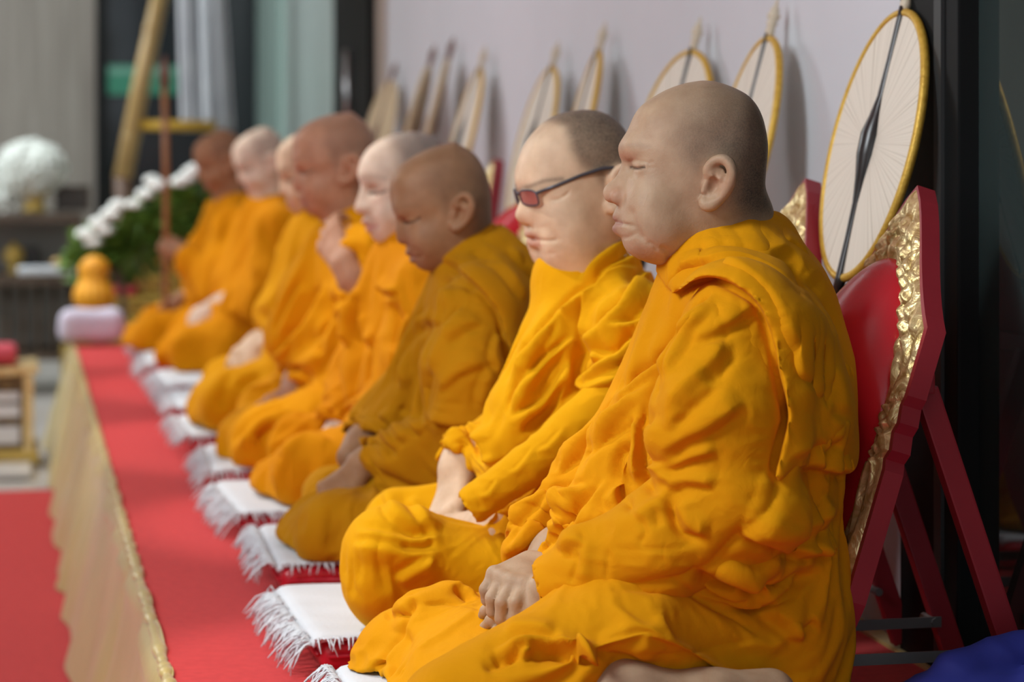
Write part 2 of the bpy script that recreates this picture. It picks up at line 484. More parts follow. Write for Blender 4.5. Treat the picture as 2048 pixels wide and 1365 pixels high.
def skirt_fn(u, v):
    i = min(int(u * (NP_ - 1)), NP_ - 1); y = 1.3 + 8.58 * u
    d = v                                   # 0 top .. 1 floor
    z = 0.004 + (FZ + 0.01) * d
    top = 0.006 * math.sin(PH[i] * 2.1) * (1 - d) ** 3
    pl = math.sin(PH[i] + 0.9 * d * math.sin(i * 0.01)) ; pl2 = math.sin(PH[i] * 0.43 + 1 + d * 1.3)
    amp = 0.004 + (0.020 * AM[i]) * min(1, d * 1.6)
    x = 0.238 - 0.075 * d ** 1.25 - amp * (0.6 + pl) * 0.8 - 0.012 * d * (1 + pl2)
    x -= 0.010 * math.exp(-((d - 0.10) / 0.035) ** 2) * (0.6 + 0.4 * pl)   # gathered hem
    if d == 0: x = 0.252; z = 0.006
    return Vector((x + top * 0.4, y, z + top * 0.3)) - sl
sk = MB().grid(skirt_fn, NP_, NVs).obj('skirt', M_satin, stage, smooth=True)
def hem_fn(u, v):
    i = min(int(u * (NP_ - 1)), NP_ - 1); y = 1.3 + 8.58 * u; a = v * math.pi * 1.6 - 0.8
    r = 0.010 + 0.0022 * math.sin(PH[i] * 3.1) + 0.0015 * math.sin(PH[i] * 7.7)
    return Vector((0.243 - math.cos(a) * r, y, 0.001 + math.sin(a) * r * 0.9)) - sl
MB().grid(hem_fn, NP_, 9).obj('gathered_hem', M_satin, stage, smooth=True)
# end of the skirt across the far end
def end_fn(u, v):
    x = 0.2 + 1.24 * u
    return Vector((x, YE + 0.03 + 0.02 * math.sin(x * 55) * v + 0.03 * v, 0.0 + (FZ + 0.01) * v)) - sl
MB().grid(end_fn, 160, 8).obj('end_skirt', M_satin, stage, smooth=True)
# carpet on the hall floor
cf = MB().box((-1.6, 4.6, FZ + 0.005), (3.55, 8.2, 0.01), bevel=0.003).obj('floor_carpet', M_carpet)
tag(cf, 'flat red carpet on the hall floor to the left of the gold skirt', 'carpet')
# ------------------------------------------------------------------ heads (profiles measured in photograph pixels)
def CR(pts, ox, oy, s):
    return [(ox + s * u, oy + s * v) for u, v in pts]
def resample_polar(tr, c, n=720):
    tr = spline(tr, 10)
    d = tr - np.asarray(c); ph = np.arctan2(-d[:, 1], -d[:, 0]); r = np.hypot(d[:, 0], d[:, 1])   # forward = -x in the picture
    ph = np.unwrap(ph)
    if ph[-1] < ph[0]: ph, r = ph[::-1], r[::-1]
    A = np.linspace(-math.pi, math.pi, n, endpoint=False)
    php = np.concatenate([ph - 2 * math.pi, ph, ph + 2 * math.pi]); rp = np.concatenate([r, r, r])
    o = np.argsort(php)
    return A, np.interp(A, php[o], rp[o])
def spline3(p, n):
    p = np.asarray(p); a = spline(p[:, :2], n); b = spline(p[:, [0, 2]], n)
    return np.column_stack([a, b[:, 1]])
class Head:
    """S: trace/base outlines, centre c, ear box, eye, ala, mouth corner in picture units; m: metres per unit"""
    def __init__(s, S, pos, rot=0.0, yaw=0.0, roll=0.0, scale=1.0):
        s.S = S; s.m = S['m'] * scale; s.pos = np.asarray(pos, float)
        M = rotm(0, 0, R(yaw)) @ rotm(0, R(rot), 0) @ rotm(R(roll), 0, 0)
        s.M = np.array(M)          # local (x forward=-X world, y, z) -> world
        s.c = np.asarray(S['c'], float)
        s.fx = S.get('fx', 1.04)
        s.A, s.rf = resample_polar(S['trace'], s.c); _, s.rb = resample_polar(S['base'], s.c)
        s.W = S.get('W', 0.078) * scale
    def loc(s, u, v, y=0.0):
        """picture units + lateral offset -> local metres (x is -forward, like world X)"""
        return np.array([(u - s.c[0]) * s.m * s.fx, y, -(v - s.c[1]) * s.m])
    def w(s, u, v, y=0.0):
        return s.pos + s.M @ s.loc(u, v, y)
    def local(s, P):
        return (P - s.pos) @ s.M
    def uvy(s, P):
        L = s.local(P)
        return np.stack([L[:, 0] / (s.m * s.fx) + s.c[0], -L[:, 2] / s.m + s.c[1]], 1), L[:, 1]
    def surf_y(s, u, v):
        """half width of the skull at a side-view position"""
        dx = (u - s.c[0]); dz = -(v - s.c[1])
        ph = math.atan2(dz, -dx); rho = math.hypot(dx, dz)
        rb = np.interp(ph, s.A, s.rb); n = s.S.get('n', 2.5)
        q = max(1 - min(rho / rb, 1) ** n, 0.0)
        return s.W * s.gw(ph) * q ** (1 / n)
    def gw(s, ph):
        a, b = s.S.get('jaw', (0.86, 0.95))
        g = 1 - (1 - a) * np.exp(-((ph + 0.95) / 0.55) ** 2) - (1 - b) * np.exp(-((ph - 0.5) / 0.7) ** 2)
        return g
    def put(s, Fd):
        S = s.S; W = s.W; n = S.get('n', 2.5)
        rmax = float(max(s.rf.max(), s.rb.max())) * s.m * 1.06
        def fn(X, Y, Z):
            x, y, z = X - s.pos[0], Y - s.pos[1], Z - s.pos[2]
            M = s.M
            lx = M[0, 0] * x + M[1, 0] * y + M[2, 0] * z
            ly = M[0, 1] * x + M[1, 1] * y + M[2, 1] * z
            lz = M[0, 2] * x + M[1, 2] * y + M[2, 2] * z
            px_, pz_ = lx / (s.m * s.fx), lz / s.m
            ph = np.arctan2(pz_, -px_); rho = np.hypot(px_, pz_)
            rb = np.interp(ph, s.A, s.rb); dt = np.interp(ph, s.A, s.rf) - rb
            sg = np.interp(ph, [-1.35, -1.0, -0.75, -0.45, -0.3, -0.12, 0.06, 0.25, 0.5, 0.9], [0.045, 0.03, 0.026, 0.022, 0.0155, 0.0125, 0.0125, 0.03, 0.06, 0.08]) * (W / 0.078)
            if 'sg' in S: sg = sg * S['sg']
            rho = rho - dt * np.exp(-(ly / sg) ** 2)
            g = np.interp(ph, s.A, s.gw(s.A))
            tt = np.clip(rho / (0.75 * rb), 0, 1); g = 0.955 + (g - 0.955) * tt * tt * (3 - 2 * tt)
            q = ((np.maximum(rho, 1e-3) / rb) ** n + (np.abs(ly) / (W * g)) ** n) ** (1.0 / n)
            return ((q - 1.0) * np.minimum(rb * s.m, W * g * 1.15)).astype(np.float32)
        Fd.put(fn, s.pos - rmax, s.pos + rmax, 0.012)
        m = s.m; W0 = W / 0.078
        e = S['eye']; hw = S['eyew']
        for sy in (-1, 1):
            ey = 0.0315 * W0 * sy
            # socket, lids, brow, cheek
            Fd.ell(s.w(e[0] - hw * .2, e[1] - hw * 0.12, ey), (0.021 * W0, 0.017 * W0, 0.0105 * W0), 0.016, 'sub')
            for q in np.linspace(-1, 1, 5):
                c = s.lid(e, hw, q, sy)
                Fd.ell(c, (0.0105 * W0,) * 3, 0.008)
            for (pu, pv, py, r) in S.get('lumps', []):
                Fd.ell(s.w(pu, pv, py * sy), (r, r, r), 0.03)
            a = S['ala']; k_ = S.get('alas', 1.1)
            Fd.ell(s.w(a[0], a[1], 0.0125 * k_ * W0 * sy), (0.0115 * k_ * W0, 0.0075 * k_ * W0, 0.0090 * k_ * W0), 0.007)
            if sy > 0 and 'tip' in S: Fd.ell(s.w(S['tip'][0], S['tip'][1]), (S['tip'][2],) * 3, 0.012)
            Fd.ell(s.w(a[0] - 0.004 / m, a[1] + 0.0075 * W0 / m, 0.008 * W0 * sy), (0.006 * W0, 0.0035 * W0, 0.004 * W0), 0.004, 'sub')
            # ear
            (x0, y0, x1, y1) = S['ear']; ew, eh = x1 - x0, y1 - y0
            tilt = S.get('eartilt', 0.0)
            def E(u, v, dy):
                uu = x0 + ew * u; vv = y0 + eh * v
                uu += (0.5 - v) * eh * tilt
                base = max(s.surf_y(x0 + ew * .3, y0 + eh * .55), W * 0.80)
                return s.w(uu, vv, sy * (base + dy * W0))
            er = eh * m
            Fd.chain([E(.32, .55, 0.000), E(.5, .35, .006), E(.55, .6, .005), E(.35, .85, .001)], [er * .10, er * .17, er * .15, er * .10], 0.006)
            hx = [E(.2, .36, .004), E(.16, .22, .006), E(.32, .08, .009), E(.6, .02, .013), E(.85, .1, .017), E(.98, .3, .019), E(.95, .5, .018), E(.82, .68, .014), E(.62, .82, .009), E(.42, .93, .006), E(.22, .93, .004), E(.12, .82, .001)]
            rr = np.interp(np.linspace(0, 11, 11 * 5 + 1), np.arange(12), [er * .05, er * .055, er * .06, er * .065, er * .07, er * .068, er * .066, er * .066, er * .08, er * .085, er * .075, er * .05])
            Fd.chain(spline3(hx, 5), rr, 0.006)
            Fd.ell(E(.42, .58, .012), (er * .14, er * .13, er * .20), 0.005, 'sub')
            Fd.ell(E(.48, .28, .016), (er * .12, er * .08, er * .10), 0.004, 'sub')
            Fd.chain([E(.5, .3, .010), E(.72, .42, .012), E(.7, .6, .011), E(.5, .74, .007)], [er * .045, er * .055, er * .055, er * .05], 0.004)
            Fd.cone(E(.14, .5, .004), E(.1, .66, .004), er * .055, er * .06, 0.005)
    def lid(s, e, hw, q, sy):
        W0 = s.W / 0.078
        y = (0.0315 + 0.012 * q) * W0 * sy
        su = s.S.get('lidx', 0.0)
        return s.w(e[0] + su + hw * (0.42 + 0.18 * q + 0.12 * q * q), e[1] + s.S.get('lidt', 0) * q, y)
    def details(s, V, Q):
        """wrinkles and creases traced in the side view, both sides"""
        N = normals(V, Q); uv, y = s.uvy(V)
        L = s.local(V)
        near = np.linalg.norm(L, axis=1) < 0.24
        disp = np.zeros(len(V))
        for (poly, w, amp, ymin) in s.S.get('lines', []):
            poly = spline(poly); r = w * 3 / s.m
            lo = poly.min(0) - r; hi = poly.max(0) + r
            mk = np.where(near & (uv[:, 0] > lo[0]) & (uv[:, 0] < hi[0]) & (uv[:, 1] > lo[1]) & (uv[:, 1] < hi[1]) & (np.abs(y) > ymin * 0.6))[0]
            if not len(mk): continue
            d, sd, t = seg_dist(uv[mk], poly)
            tp = np.clip(np.minimum(t, 1 - t) / 0.2 + 0.1, 0, 1) * sstep(ymin * 0.6, ymin, np.abs(y[mk]) + 1e-6)
            disp[mk] += amp * np.exp(-(d * s.m / w) ** 2) * tp
        return V + N * disp[:, None]
    def masks(s, V):
        uv, y = s.uvy(V); S = s.S
        near = np.linalg.norm(s.local(V), axis=1) < 0.22
        hair = np.zeros(len(V)); lip = np.zeros(len(V)); lash = np.zeros(len(V))
        poly = S['hair']; i = in_poly(uv, poly); d, _, _ = seg_dist(uv, np.vstack([poly, poly[:1]]))
        sd = np.where(i, d, -d) * s.m
        so = S.get('hsoft', 0.012)
        hair = sstep(-so, so, sd) * near
        if 'hgrad' in S:
            (u0, v0, u1, v1, a, b) = S['hgrad']
            t = np.clip(((uv[:, 0] - u0) * (u1 - u0) + (uv[:, 1] - v0) * (v1 - v0)) / ((u1 - u0) ** 2 + (v1 - v0) ** 2), 0, 1)
            hair *= a + (b - a) * t
        (x0, y0, x1, y1) = S['ear']
        ee = ((uv[:, 0] - (x0 + x1) / 2) / ((x1 - x0) * .60)) ** 2 + ((uv[:, 1] - (y0 + y1) / 2) / ((y1 - y0) * .56)) ** 2
        hair *= sstep(0.80, 1.15, ee)
        d, _, _ = seg_dist(uv, spline(S['mouth']))
        front = near & (np.abs(y) < 0.032 * s.W / 0.078)
        lip = np.exp(-(d * s.m / 0.0055) ** 2) * front
        d, _, t = seg_dist(uv, spline(S['slit']))
        lash = np.exp(-(d * s.m / S.get('lashw', 0.0019)) ** 2) * near * (np.abs(y) > 0.015) * (np.abs(y) < 0.06)
        blush = np.zeros(len(V))
        for (u, v, r, a) in S.get('blush', []):
            blush += a * np.exp(-(((uv[:, 0] - u) ** 2 + (uv[:, 1] - v) ** 2) / r ** 2)) * near
        brow = np.zeros(len(V))
        if 'brow' in S:
            d, _, t = seg_dist(uv, spline(S['brow']))
            brow = np.exp(-(d * s.m / 0.004) ** 2) * near * (np.abs(y) > 0.008)
        return dict(hair=hair, lip=lip, lash=lash, blush=blush, brow=brow * S.get('browa', 0.5))

def cr4(p): return CR(p, 1220, 150, 0.2857)
HEAD_A = dict(
    m=1 / 1383.0, fx=1.04, c=(1220 + .2857 * 610, 150 + .2857 * 640), W=0.085, n=2.3, alas=1.35, tip=(*cr4([(42, 822)])[0], .0135), jaw=(0.92, 0.93), sg=1.12,
    trace=cr4([(640, 38), (520, 60), (400, 105), (300, 165), (230, 220), (190, 275), (165, 330), (140, 390), (112, 440), (85, 485), (78, 520), (86, 570), (101, 606), (92, 650), (70, 700), (40, 750), (12, 800), (5, 835), (14, 868), (45, 886), (76, 900), (64, 930), (50, 960), (37, 992), (44, 1015), (66, 1032), (42, 1056), (36, 1085), (58, 1115), (95, 1137), (108, 1165), (120, 1205), (150, 1245), (220, 1282), (300, 1312), (390, 1335), (600, 1340), (820, 1290), (980, 1150), (1050, 1010), (1060, 850), (1065, 760), (1072, 660), (1081, 570), (1083, 480), (1071, 390), (1046, 290), (1005, 205), (950, 143), (880, 100), (800, 66), (720, 43), (640, 38)]),
    base=cr4([(640, 38), (520, 60), (400, 105), (300, 165), (230, 220), (190, 275), (165, 330), (145, 390), (130, 440), (122, 500), (125, 570), (130, 650), (132, 740), (128, 830), (118, 910), (105, 980), (98, 1050), (108, 1130), (122, 1190), (150, 1245), (220, 1282), (300, 1312), (390, 1335), (600, 1340), (820, 1290), (980, 1150), (1050, 1010), (1060, 850), (1065, 760), (1072, 660), (1081, 570), (1083, 480), (1071, 390), (1046, 290), (1005, 205), (950, 143), (880, 100), (800, 66), (720, 43), (640, 38)]),
    eye=cr4([(205, 640)])[0], eyew=14.0, lidx=4.0, ala=cr4([(100, 852)])[0],
    ear=(*cr4([(600, 575)])[0], *cr4([(795, 922)])[0]), eartilt=0.10,
    lumps=[(*cr4([(330, 1080)])[0], 0.045, 0.040), (*cr4([(290, 900)])[0], 0.044, 0.030), (*cr4([(190, 515)])[0], 0.028, 0.006)],
    mouth=cr4([(36, 1000), (50, 1028), (40, 1080), (52, 1050), (90, 1038), (150, 1048)]),
    slit=cr4([(160, 645), (195, 650), (240, 640)]),
    hair=np.array(cr4([(300, 150), (420, 170), (440, 330), (400, 440), (480, 570), (560, 640), (610, 590), (700, 550), (800, 620), (830, 760), (800, 880), (840, 960), (960, 1000), (1150, 990), (1150, 300), (1000, 60), (640, -20)])), hsoft=0.022,
    hgrad=(*cr4([(480, 250)])[0], *cr4([(1020, 620)])[0], 0.30, 1.0),
    brow=cr4([(95, 500), (170, 490), (260, 500)]), browa=0.15,
    blush=[(*cr4([(55, 820)])[0], 16, 0.8), (*cr4([(330, 1180)])[0], 26, 0.22), (*cr4([(700, 750)])[0], 30, 0.45), (*cr4([(110, 560)])[0], 14, 0.4)],
    lines=[(cr4([(140, 905), (146, 965), (165, 1040), (200, 1110), (250, 1150)]), 0.0055, -0.0042, 0.012),      # nasolabial fold
           (cr4([(150, 645), (190, 655), (245, 636)]), 0.0018, -0.0035, 0.014),                                 # closed lids
           (cr4([(140, 605), (190, 598), (260, 612)]), 0.0022, -0.0018, 0.014),
           (cr4([(165, 700), (190, 720), (230, 705)]), 0.004, -0.0006, 0.014),
           (cr4([(255, 620), (300, 600)]), 0.002, -0.0012, 0.02), (cr4([(250, 645), (310, 640)]), 0.002, -0.0010, 0.02),
           (cr4([(60, 1032), (100, 1036), (160, 1050)]), 0.0022, -0.0035, 0.002),                              # mouth
           (cr4([(95, 1140), (140, 1120), (180, 1090)]), 0.003, -0.0018, 0.004),
           (cr4([(240, 1150), (290, 1175), (320, 1220)]), 0.003, -0.0018, 0.01), (cr4([(330, 1180), (390, 1230), (400, 1310)]), 0.004, -0.0025, 0.01),
           (cr4([(610, 1230), (700, 1160), (790, 1080)]), 0.003, -0.0010, 0.02)])
def px_head(trace, base_front, back, c, m, **kw):
    return dict(m=m, c=c, trace=trace + back + trace[:1], base=base_front + back + trace[:1], **kw)
_bB = [(1195, 222), (1225, 238), (1246, 265), (1257, 300), (1261, 340), (1258, 390), (1252, 430), (1240, 480), (1210, 530), (1165, 545)][::-1]
_tB = [(1165, 219), (1120, 228), (1085, 250), (1060, 280), (1043, 315), (1035, 345), (1033, 362), (1037, 376), (1044, 388), (1038, 408), (1031, 425), (1032, 436), (1042, 446), (1056, 453), (1052, 463), (1053, 471), (1064, 476), (1061, 484), (1064, 492), (1074, 497), (1075, 508), (1081, 522), (1096, 532), (1120, 540)]
_fB = [(1165, 219), (1120, 228), (1085, 250), (1060, 280), (1044, 315), (1038, 345), (1038, 370), (1046, 395), (1055, 420), (1063, 440), (1068, 460), (1072, 480), (1075, 500), (1082, 522), (1096, 532), (1120, 540)]
HEAD_B = px_head(_tB, _fB, _bB, (1160, 375), 1 / 1173.0, fx=1.05, W=0.088, n=2.5, jaw=(0.98, 0.93), sg=1.0,
    eye=(1092, 387), eyew=14, ala=(1062, 437), ear=(1180, 330, 1226, 421), eartilt=0.1,
    lumps=[(1120, 470, 0.045, 0.042), (1110, 430, 0.042, 0.034), (1140, 505, 0.04, 0.04), (1078, 362, 0.035, 0.014)],
    mouth=[(1053, 468), (1063, 477), (1064, 489), (1070, 480), (1090, 472)], slit=[(1074, 396), (1090, 394), (1108, 380)],
    hair=np.array([(1085, 235), (1110, 255), (1115, 300), (1130, 330), (1160, 350), (1175, 375), (1185, 335), (1215, 325), (1235, 370), (1235, 430), (1290, 440), (1290, 200), (1160, 190)]), hsoft=0.012,
    hgrad=(1110, 300, 1190, 222, 0.72, 1.0),
    brow=[(1042, 372), (1065, 360), (1095, 356)], browa=0.6,
    blush=[(1040, 430, 14, 0.3), (1200, 380, 22, 0.35)],
    lines=[([(1062, 445), (1076, 462), (1086, 482)], 0.007, -0.0022, 0.012), ([(1056, 476), (1070, 478), (1084, 475)], 0.0025, -0.003, 0.002),
           ([(1072, 397), (1090, 395), (1110, 379)], 0.002, -0.003, 0.014), ([(1075, 500), (1084, 505)], 0.004, -0.001, 0.002)])
_bC = [(946, 307), (968, 343), (978, 382), (980, 426), (979, 458), (965, 500), (920, 540), (895, 545)][::-1]
_tC = [(907, 283), (854, 299), (810, 325), (788, 351), (782, 378), (784, 400), (787, 415), (793, 430), (795, 445), (794, 462), (796, 478), (801, 487), (813, 490), (817, 496), (812, 503), (813, 509), (823, 514), (819, 519), (822, 525), (832, 528), (836, 534), (848, 541), (868, 545)]
_fC = [(907, 283), (854, 299), (810, 325), (789, 351), (785, 378), (788, 400), (796, 425), (806, 450), (815, 475), (822, 495), (828, 512), (832, 526), (838, 534), (848, 541), (868, 545)]
HEAD_C = px_head(_tC, _fC, _bC, (885, 405), 1 / 1022.0, fx=1.03, W=0.076, n=2.4, jaw=(0.84, 0.93), sg=0.95,
    eye=(822, 440), eyew=12, ala=(818, 477), ear=(893, 386, 932, 458), eartilt=0.1,
    lumps=[(850, 475, 0.038, 0.026), (808, 415, 0.03, 0.012)],
    mouth=[(812, 505), (822, 514), (821, 522), (828, 514), (842, 512)], slit=[(808, 444), (822, 442), (836, 432)],
    hair=np.array([(830, 300), (845, 330), (850, 370), (870, 400), (885, 420), (893, 390), (925, 380), (940, 420), (935, 470), (1000, 480), (1000, 260), (880, 250)]), hsoft=0.02, hgrad=(850, 330, 950, 430, 0.3, 0.9), lashw=.0024,
    brow=[(790, 418), (808, 410), (832, 408)], browa=0.2,
    blush=[(803, 480, 12, 0.4), (913, 420, 20, 0.3)],
    lines=[([(822, 490), (834, 504), (842, 520)], 0.004, -0.0025, 0.012), ([(815, 514), (830, 514), (842, 511)], 0.0025, -0.003, 0.002), ([(806, 445), (822, 443), (838, 431)], 0.002, -0.003, 0.014)])
_bD = [(868, 274), (896, 305), (908, 350), (905, 400), (885, 450), (850, 485), (810, 492)][::-1]
_tD = [(822, 262), (780, 271), (745, 290), (726, 315), (718, 340), (717, 354), (722, 368), (719, 384), (713, 402), (709, 415), (713, 424), (727, 430), (731, 434), (724, 440), (725, 447), (734, 453), (731, 458), (736, 465), (743, 468), (746, 474), (755, 484), (772, 490)]
_fD = [(822, 262), (780, 271), (745, 290), (727, 315), (721, 340), (723, 360), (729, 385), (734, 410), (739, 430), (743, 450), (745, 468), (748, 476), (757, 485), (772, 490)]
HEAD_D = px_head(_tD, _fD, _bD, (812, 375), 1 / 901.0, fx=1.03, W=0.076, n=2.4, jaw=(0.86, 0.93), sg=1.0,
    eye=(750, 382), eyew=11, ala=(730, 416), ear=(822, 350, 855, 412), eartilt=0.05,
    lumps=[(772, 425, 0.038, 0.026)],
    mouth=[(724, 443), (733, 452), (734, 461), (738, 453), (750, 452)], slit=[(737, 386), (750, 385), (764, 377)],
    hair=np.array([(760, 255), (775, 285), (785, 320), (800, 350), (820, 370), (822, 350), (850, 345), (860, 400), (860, 430), (930, 440), (930, 240), (800, 235)]), hsoft=0.022, hgrad=(765, 300, 850, 300, 0.6, 1.0), lashw=.0024,
    brow=[(719, 355), (738, 352), (760, 356)], browa=0.25,
    blush=[(712, 412, 12, 0.3), (750, 400, 14, 0.4)],
    lines=[([(731, 428), (742, 442), (748, 458)], 0.004, -0.002, 0.012), ([(728, 453), (740, 453), (750, 451)], 0.0025, -0.003, 0.002), ([(736, 386), (750, 385), (766, 376)], 0.002, -0.003, 0.014)])
# ------------------------------------------------------------------ people
def skin_mat(name, base, hairc, lipc, shine=0.54):
    m = mat(name, base, shine); N, L, b = nodes(m)
    b.inputs['Subsurface Weight'].default_value = 0.12
    b.inputs['Subsurface Radius'].default_value = (0.012, 0.004, 0.002)
    b.inputs['Subsurface Scale'].default_value = 0.6
    b.inputs["Specular IOR Level"].default_value = 0.28
    def att(n):
        a = N.new('ShaderNodeAttribute'); a.attribute_name = n; return a.outputs['Fac']
    def mix(fac, a, bcol):
        x = N.new('ShaderNodeMix'); x.data_type = 'RGBA'
        if isinstance(fac, float): x.inputs[0].default_value = fac
        else: L.new(fac, x.inputs[0])
        if isinstance(a, tuple): x.inputs[6].default_value = (*a, 1)
        else: L.new(a, x.inputs[6])
        if isinstance(bcol, tuple): x.inputs[7].default_value = (*bcol, 1)
        else: L.new(bcol, x.inputs[7])
        return x.outputs[2]
    def mul(a, v):
        x = N.new('ShaderNodeMath'); x.operation = 'MULTIPLY'; L.new(a, x.inputs[0])
        if isinstance(v, float): x.inputs[1].default_value = v
        else: L.new(v, x.inputs[1])
        return x.outputs[0]
    tc = N.new('ShaderNodeTexCoord')
    nz = N.new('ShaderNodeTexNoise'); nz.inputs['Scale'].default_value = 28; nz.inputs['Detail'].default_value = 5
    L.new(tc.outputs['Object'], nz.inputs['Vector'])
    tone = ramp(N, [(0.32, tuple(c * k for c, k in zip(base, (0.86, 0.80, 0.76)))), (0.68, tuple(min(1, c * 1.08) for c in base))])
    L.new(nz.outputs['Fac'], tone.inputs[0])
    c = mix(mul(att('blush'), 0.55), tone.outputs[0], (base[0] * 0.95, base[1] * 0.55, base[2] * 0.5))
    c = mix(mul(att('lip'), 0.75), c, lipc)
    hn = N.new('ShaderNodeTexNoise'); hn.inputs['Scale'].default_value = 420; hn.inputs['Detail'].default_value = 2
    L.new(tc.outputs['Object'], hn.inputs['Vector'])
    h2 = N.new('ShaderNodeTexNoise'); h2.inputs['Scale'].default_value = 45; h2.inputs['Detail'].default_value = 3
    L.new(tc.outputs['Object'], h2.inputs['Vector'])
    r1 = ramp(N, [(0.32, (1, 1, 1)), (0.66, (0.74, 0.74, 0.74))]); L.new(hn.outputs['Fac'], r1.inputs[0])
    r2 = ramp(N, [(0.3, (0.86, 0.86, 0.86)), (0.7, (1, 1, 1))]); L.new(h2.outputs['Fac'], r2.inputs[0])
    hf = mul(mul(att('hair'), r1.outputs[0]), r2.outputs[0])
    c = mix(hf, c, hairc)
    c = mix(mul(att('brow'), r1.outputs[0]), c, hairc)
    c = mix(mul(att('lash'), 0.85), c, (0.03, 0.018, 0.012))
    L.new(c, b.inputs['Base Color'])
    bp = N.new('ShaderNodeBump'); bp.inputs['Strength'].default_value = 0.35; bp.inputs['Distance'].default_value = 0.0012
    n3 = N.new('ShaderNodeTexNoise'); n3.inputs['Scale'].default_value = 300; n3.inputs['Detail'].default_value = 3
    L.new(tc.outputs['Object'], n3.inputs['Vector']); L.new(n3.outputs['Fac'], bp.inputs['Height'])
    L.new(bp.outputs[0], b.inputs['Normal'])
    return m
def robe_mat(name, c1, c2):
    m = mat(name, c1, 0.82); N, L, b = nodes(m)
    b.inputs['Sheen Weight'].default_value = 0.08; b.inputs['Sheen Roughness'].default_value = 0.5
    b.inputs['Sheen Tint'].default_value = (1.0, 0.75, 0.2, 1)
    b.inputs['Specular IOR Level'].default_value = 0.06
    tc = N.new('ShaderNodeTexCoord')
    nz = N.new('ShaderNodeTexNoise'); nz.inputs['Scale'].default_value = 5; nz.inputs['Detail'].default_value = 4
    L.new(tc.outputs['Object'], nz.inputs['Vector'])
    r = ramp(N, [(0.35, c1), (0.65, c2)]); L.new(nz.outputs['Fac'], r.inputs[0]); L.new(r.outputs[0], b.inputs['Base Color'])
    mp = N.new('ShaderNodeMapping'); mp.inputs['Scale'].default_value = (1, 1, 1); mp.inputs['Rotation'].default_value = (0.3, 0.7, 0.2)
    L.new(tc.outputs['Object'], mp.inputs[0])
    n1 = N.new('ShaderNodeTexNoise'); n1.inputs['Scale'].default_value = 26; n1.inputs['Detail'].default_value = 5; n1.inputs['Distortion'].default_value = 0.8
    L.new(mp.outputs[0], n1.inputs['Vector'])
    n2 = N.new('ShaderNodeTexNoise'); n2.inputs['Scale'].default_value = 900; n2.inputs['Detail'].default_value = 1
    L.new(tc.outputs['Object'], n2.inputs['Vector'])
    b1 = N.new('ShaderNodeBump'); b1.inputs['Strength'].default_value = 0.35; b1.inputs['Distance'].default_value = 0.006
    L.new(n1.outputs['Fac'], b1.inputs['Height'])
    b2 = N.new('ShaderNodeBump'); b2.inputs['Strength'].default_value = 0.25; b2.inputs['Distance'].default_value = 0.0006
    L.new(n2.outputs['Fac'], b2.inputs['Height']); L.new(b1.outputs[0], b2.inputs['Normal'])
    L.new(b2.outputs[0], b.inputs['Normal'])
    return m
def unit(v):
    v = np.asarray(v, float); return v / (np.linalg.norm(v) + 1e-12)
def hand(Fd, wrist, d, n, side=1, size=1.0, curl=(0.5, 0.6, 0.7, 0.8), seg=(0.5, 1.0, 0.8), spread=0.12, thumb=(0.7, 0.35, 0.3)):
    """wrist point, finger direction d, back-of-hand normal n; side picks which edge carries the thumb"""
    d = unit(d); n = unit(np.asarray(n) - d * np.dot(n, d)); t = np.cross(n, d) * side
    S = size; wrist = np.asarray(wrist, float)
    offs = (0.027, 0.009, -0.0095, -0.027); Ls = (0.068, 0.076, 0.070, 0.055); bl = (0.086, 0.089, 0.085, 0.077)
    for i in range(4):
        b = wrist + d * bl[i] * S + t * offs[i] * S
        Fd.cone(wrist + t * offs[i] * 0.55 * S + d * 0.008 * S, b, 0.0145 * S, 0.0118 * S, 0.014)
        Fd.ell(b + n * 0.004 * S, (0.0098 * S,) * 3, 0.006)
        p = b; a = 0.0; dd = unit(d + t * offs[i] / 0.027 * spread)
        for j, (fr, r0, r1) in enumerate(((0.44, 0.0100, 0.0092), (0.31, 0.0092, 0.0084), (0.25, 0.0084, 0.0070))):
            a += curl[i] * seg[j] * 1.5
            v = dd * math.cos(a) - n * math.sin(a)
            q = p + v * Ls[i] * fr * S
            Fd.cone(p, q, r0 * S, r1 * S, 0.0035); p = q
    Fd.ell(wrist + d * 0.045 * S - n * 0.008 * S, np.array((0.03, 0.03, 0.03)) * 0.62 * S, 0.015)
    sp, c1, c2 = thumb
    b = wrist + d * 0.022 * S + t * 0.020 * S - n * 0.006 * S
    v = unit(d * math.cos(sp) + t * math.sin(sp) - n * 0.35)
    k = b + v * 0.040 * S
    Fd.cone(b, k, 0.0165 * S, 0.0115 * S, 0.012)
    v = unit(v - t * c1 - n * 0.15); k2 = k + v * 0.031 * S
    Fd.cone(k, k2, 0.0112 * S, 0.0098 * S, 0.005)
    v = unit(v - t * c2); Fd.cone(k2, k2 + v * 0.024 * S, 0.0098 * S, 0.0075 * S, 0.004)
PEOPLE = {}
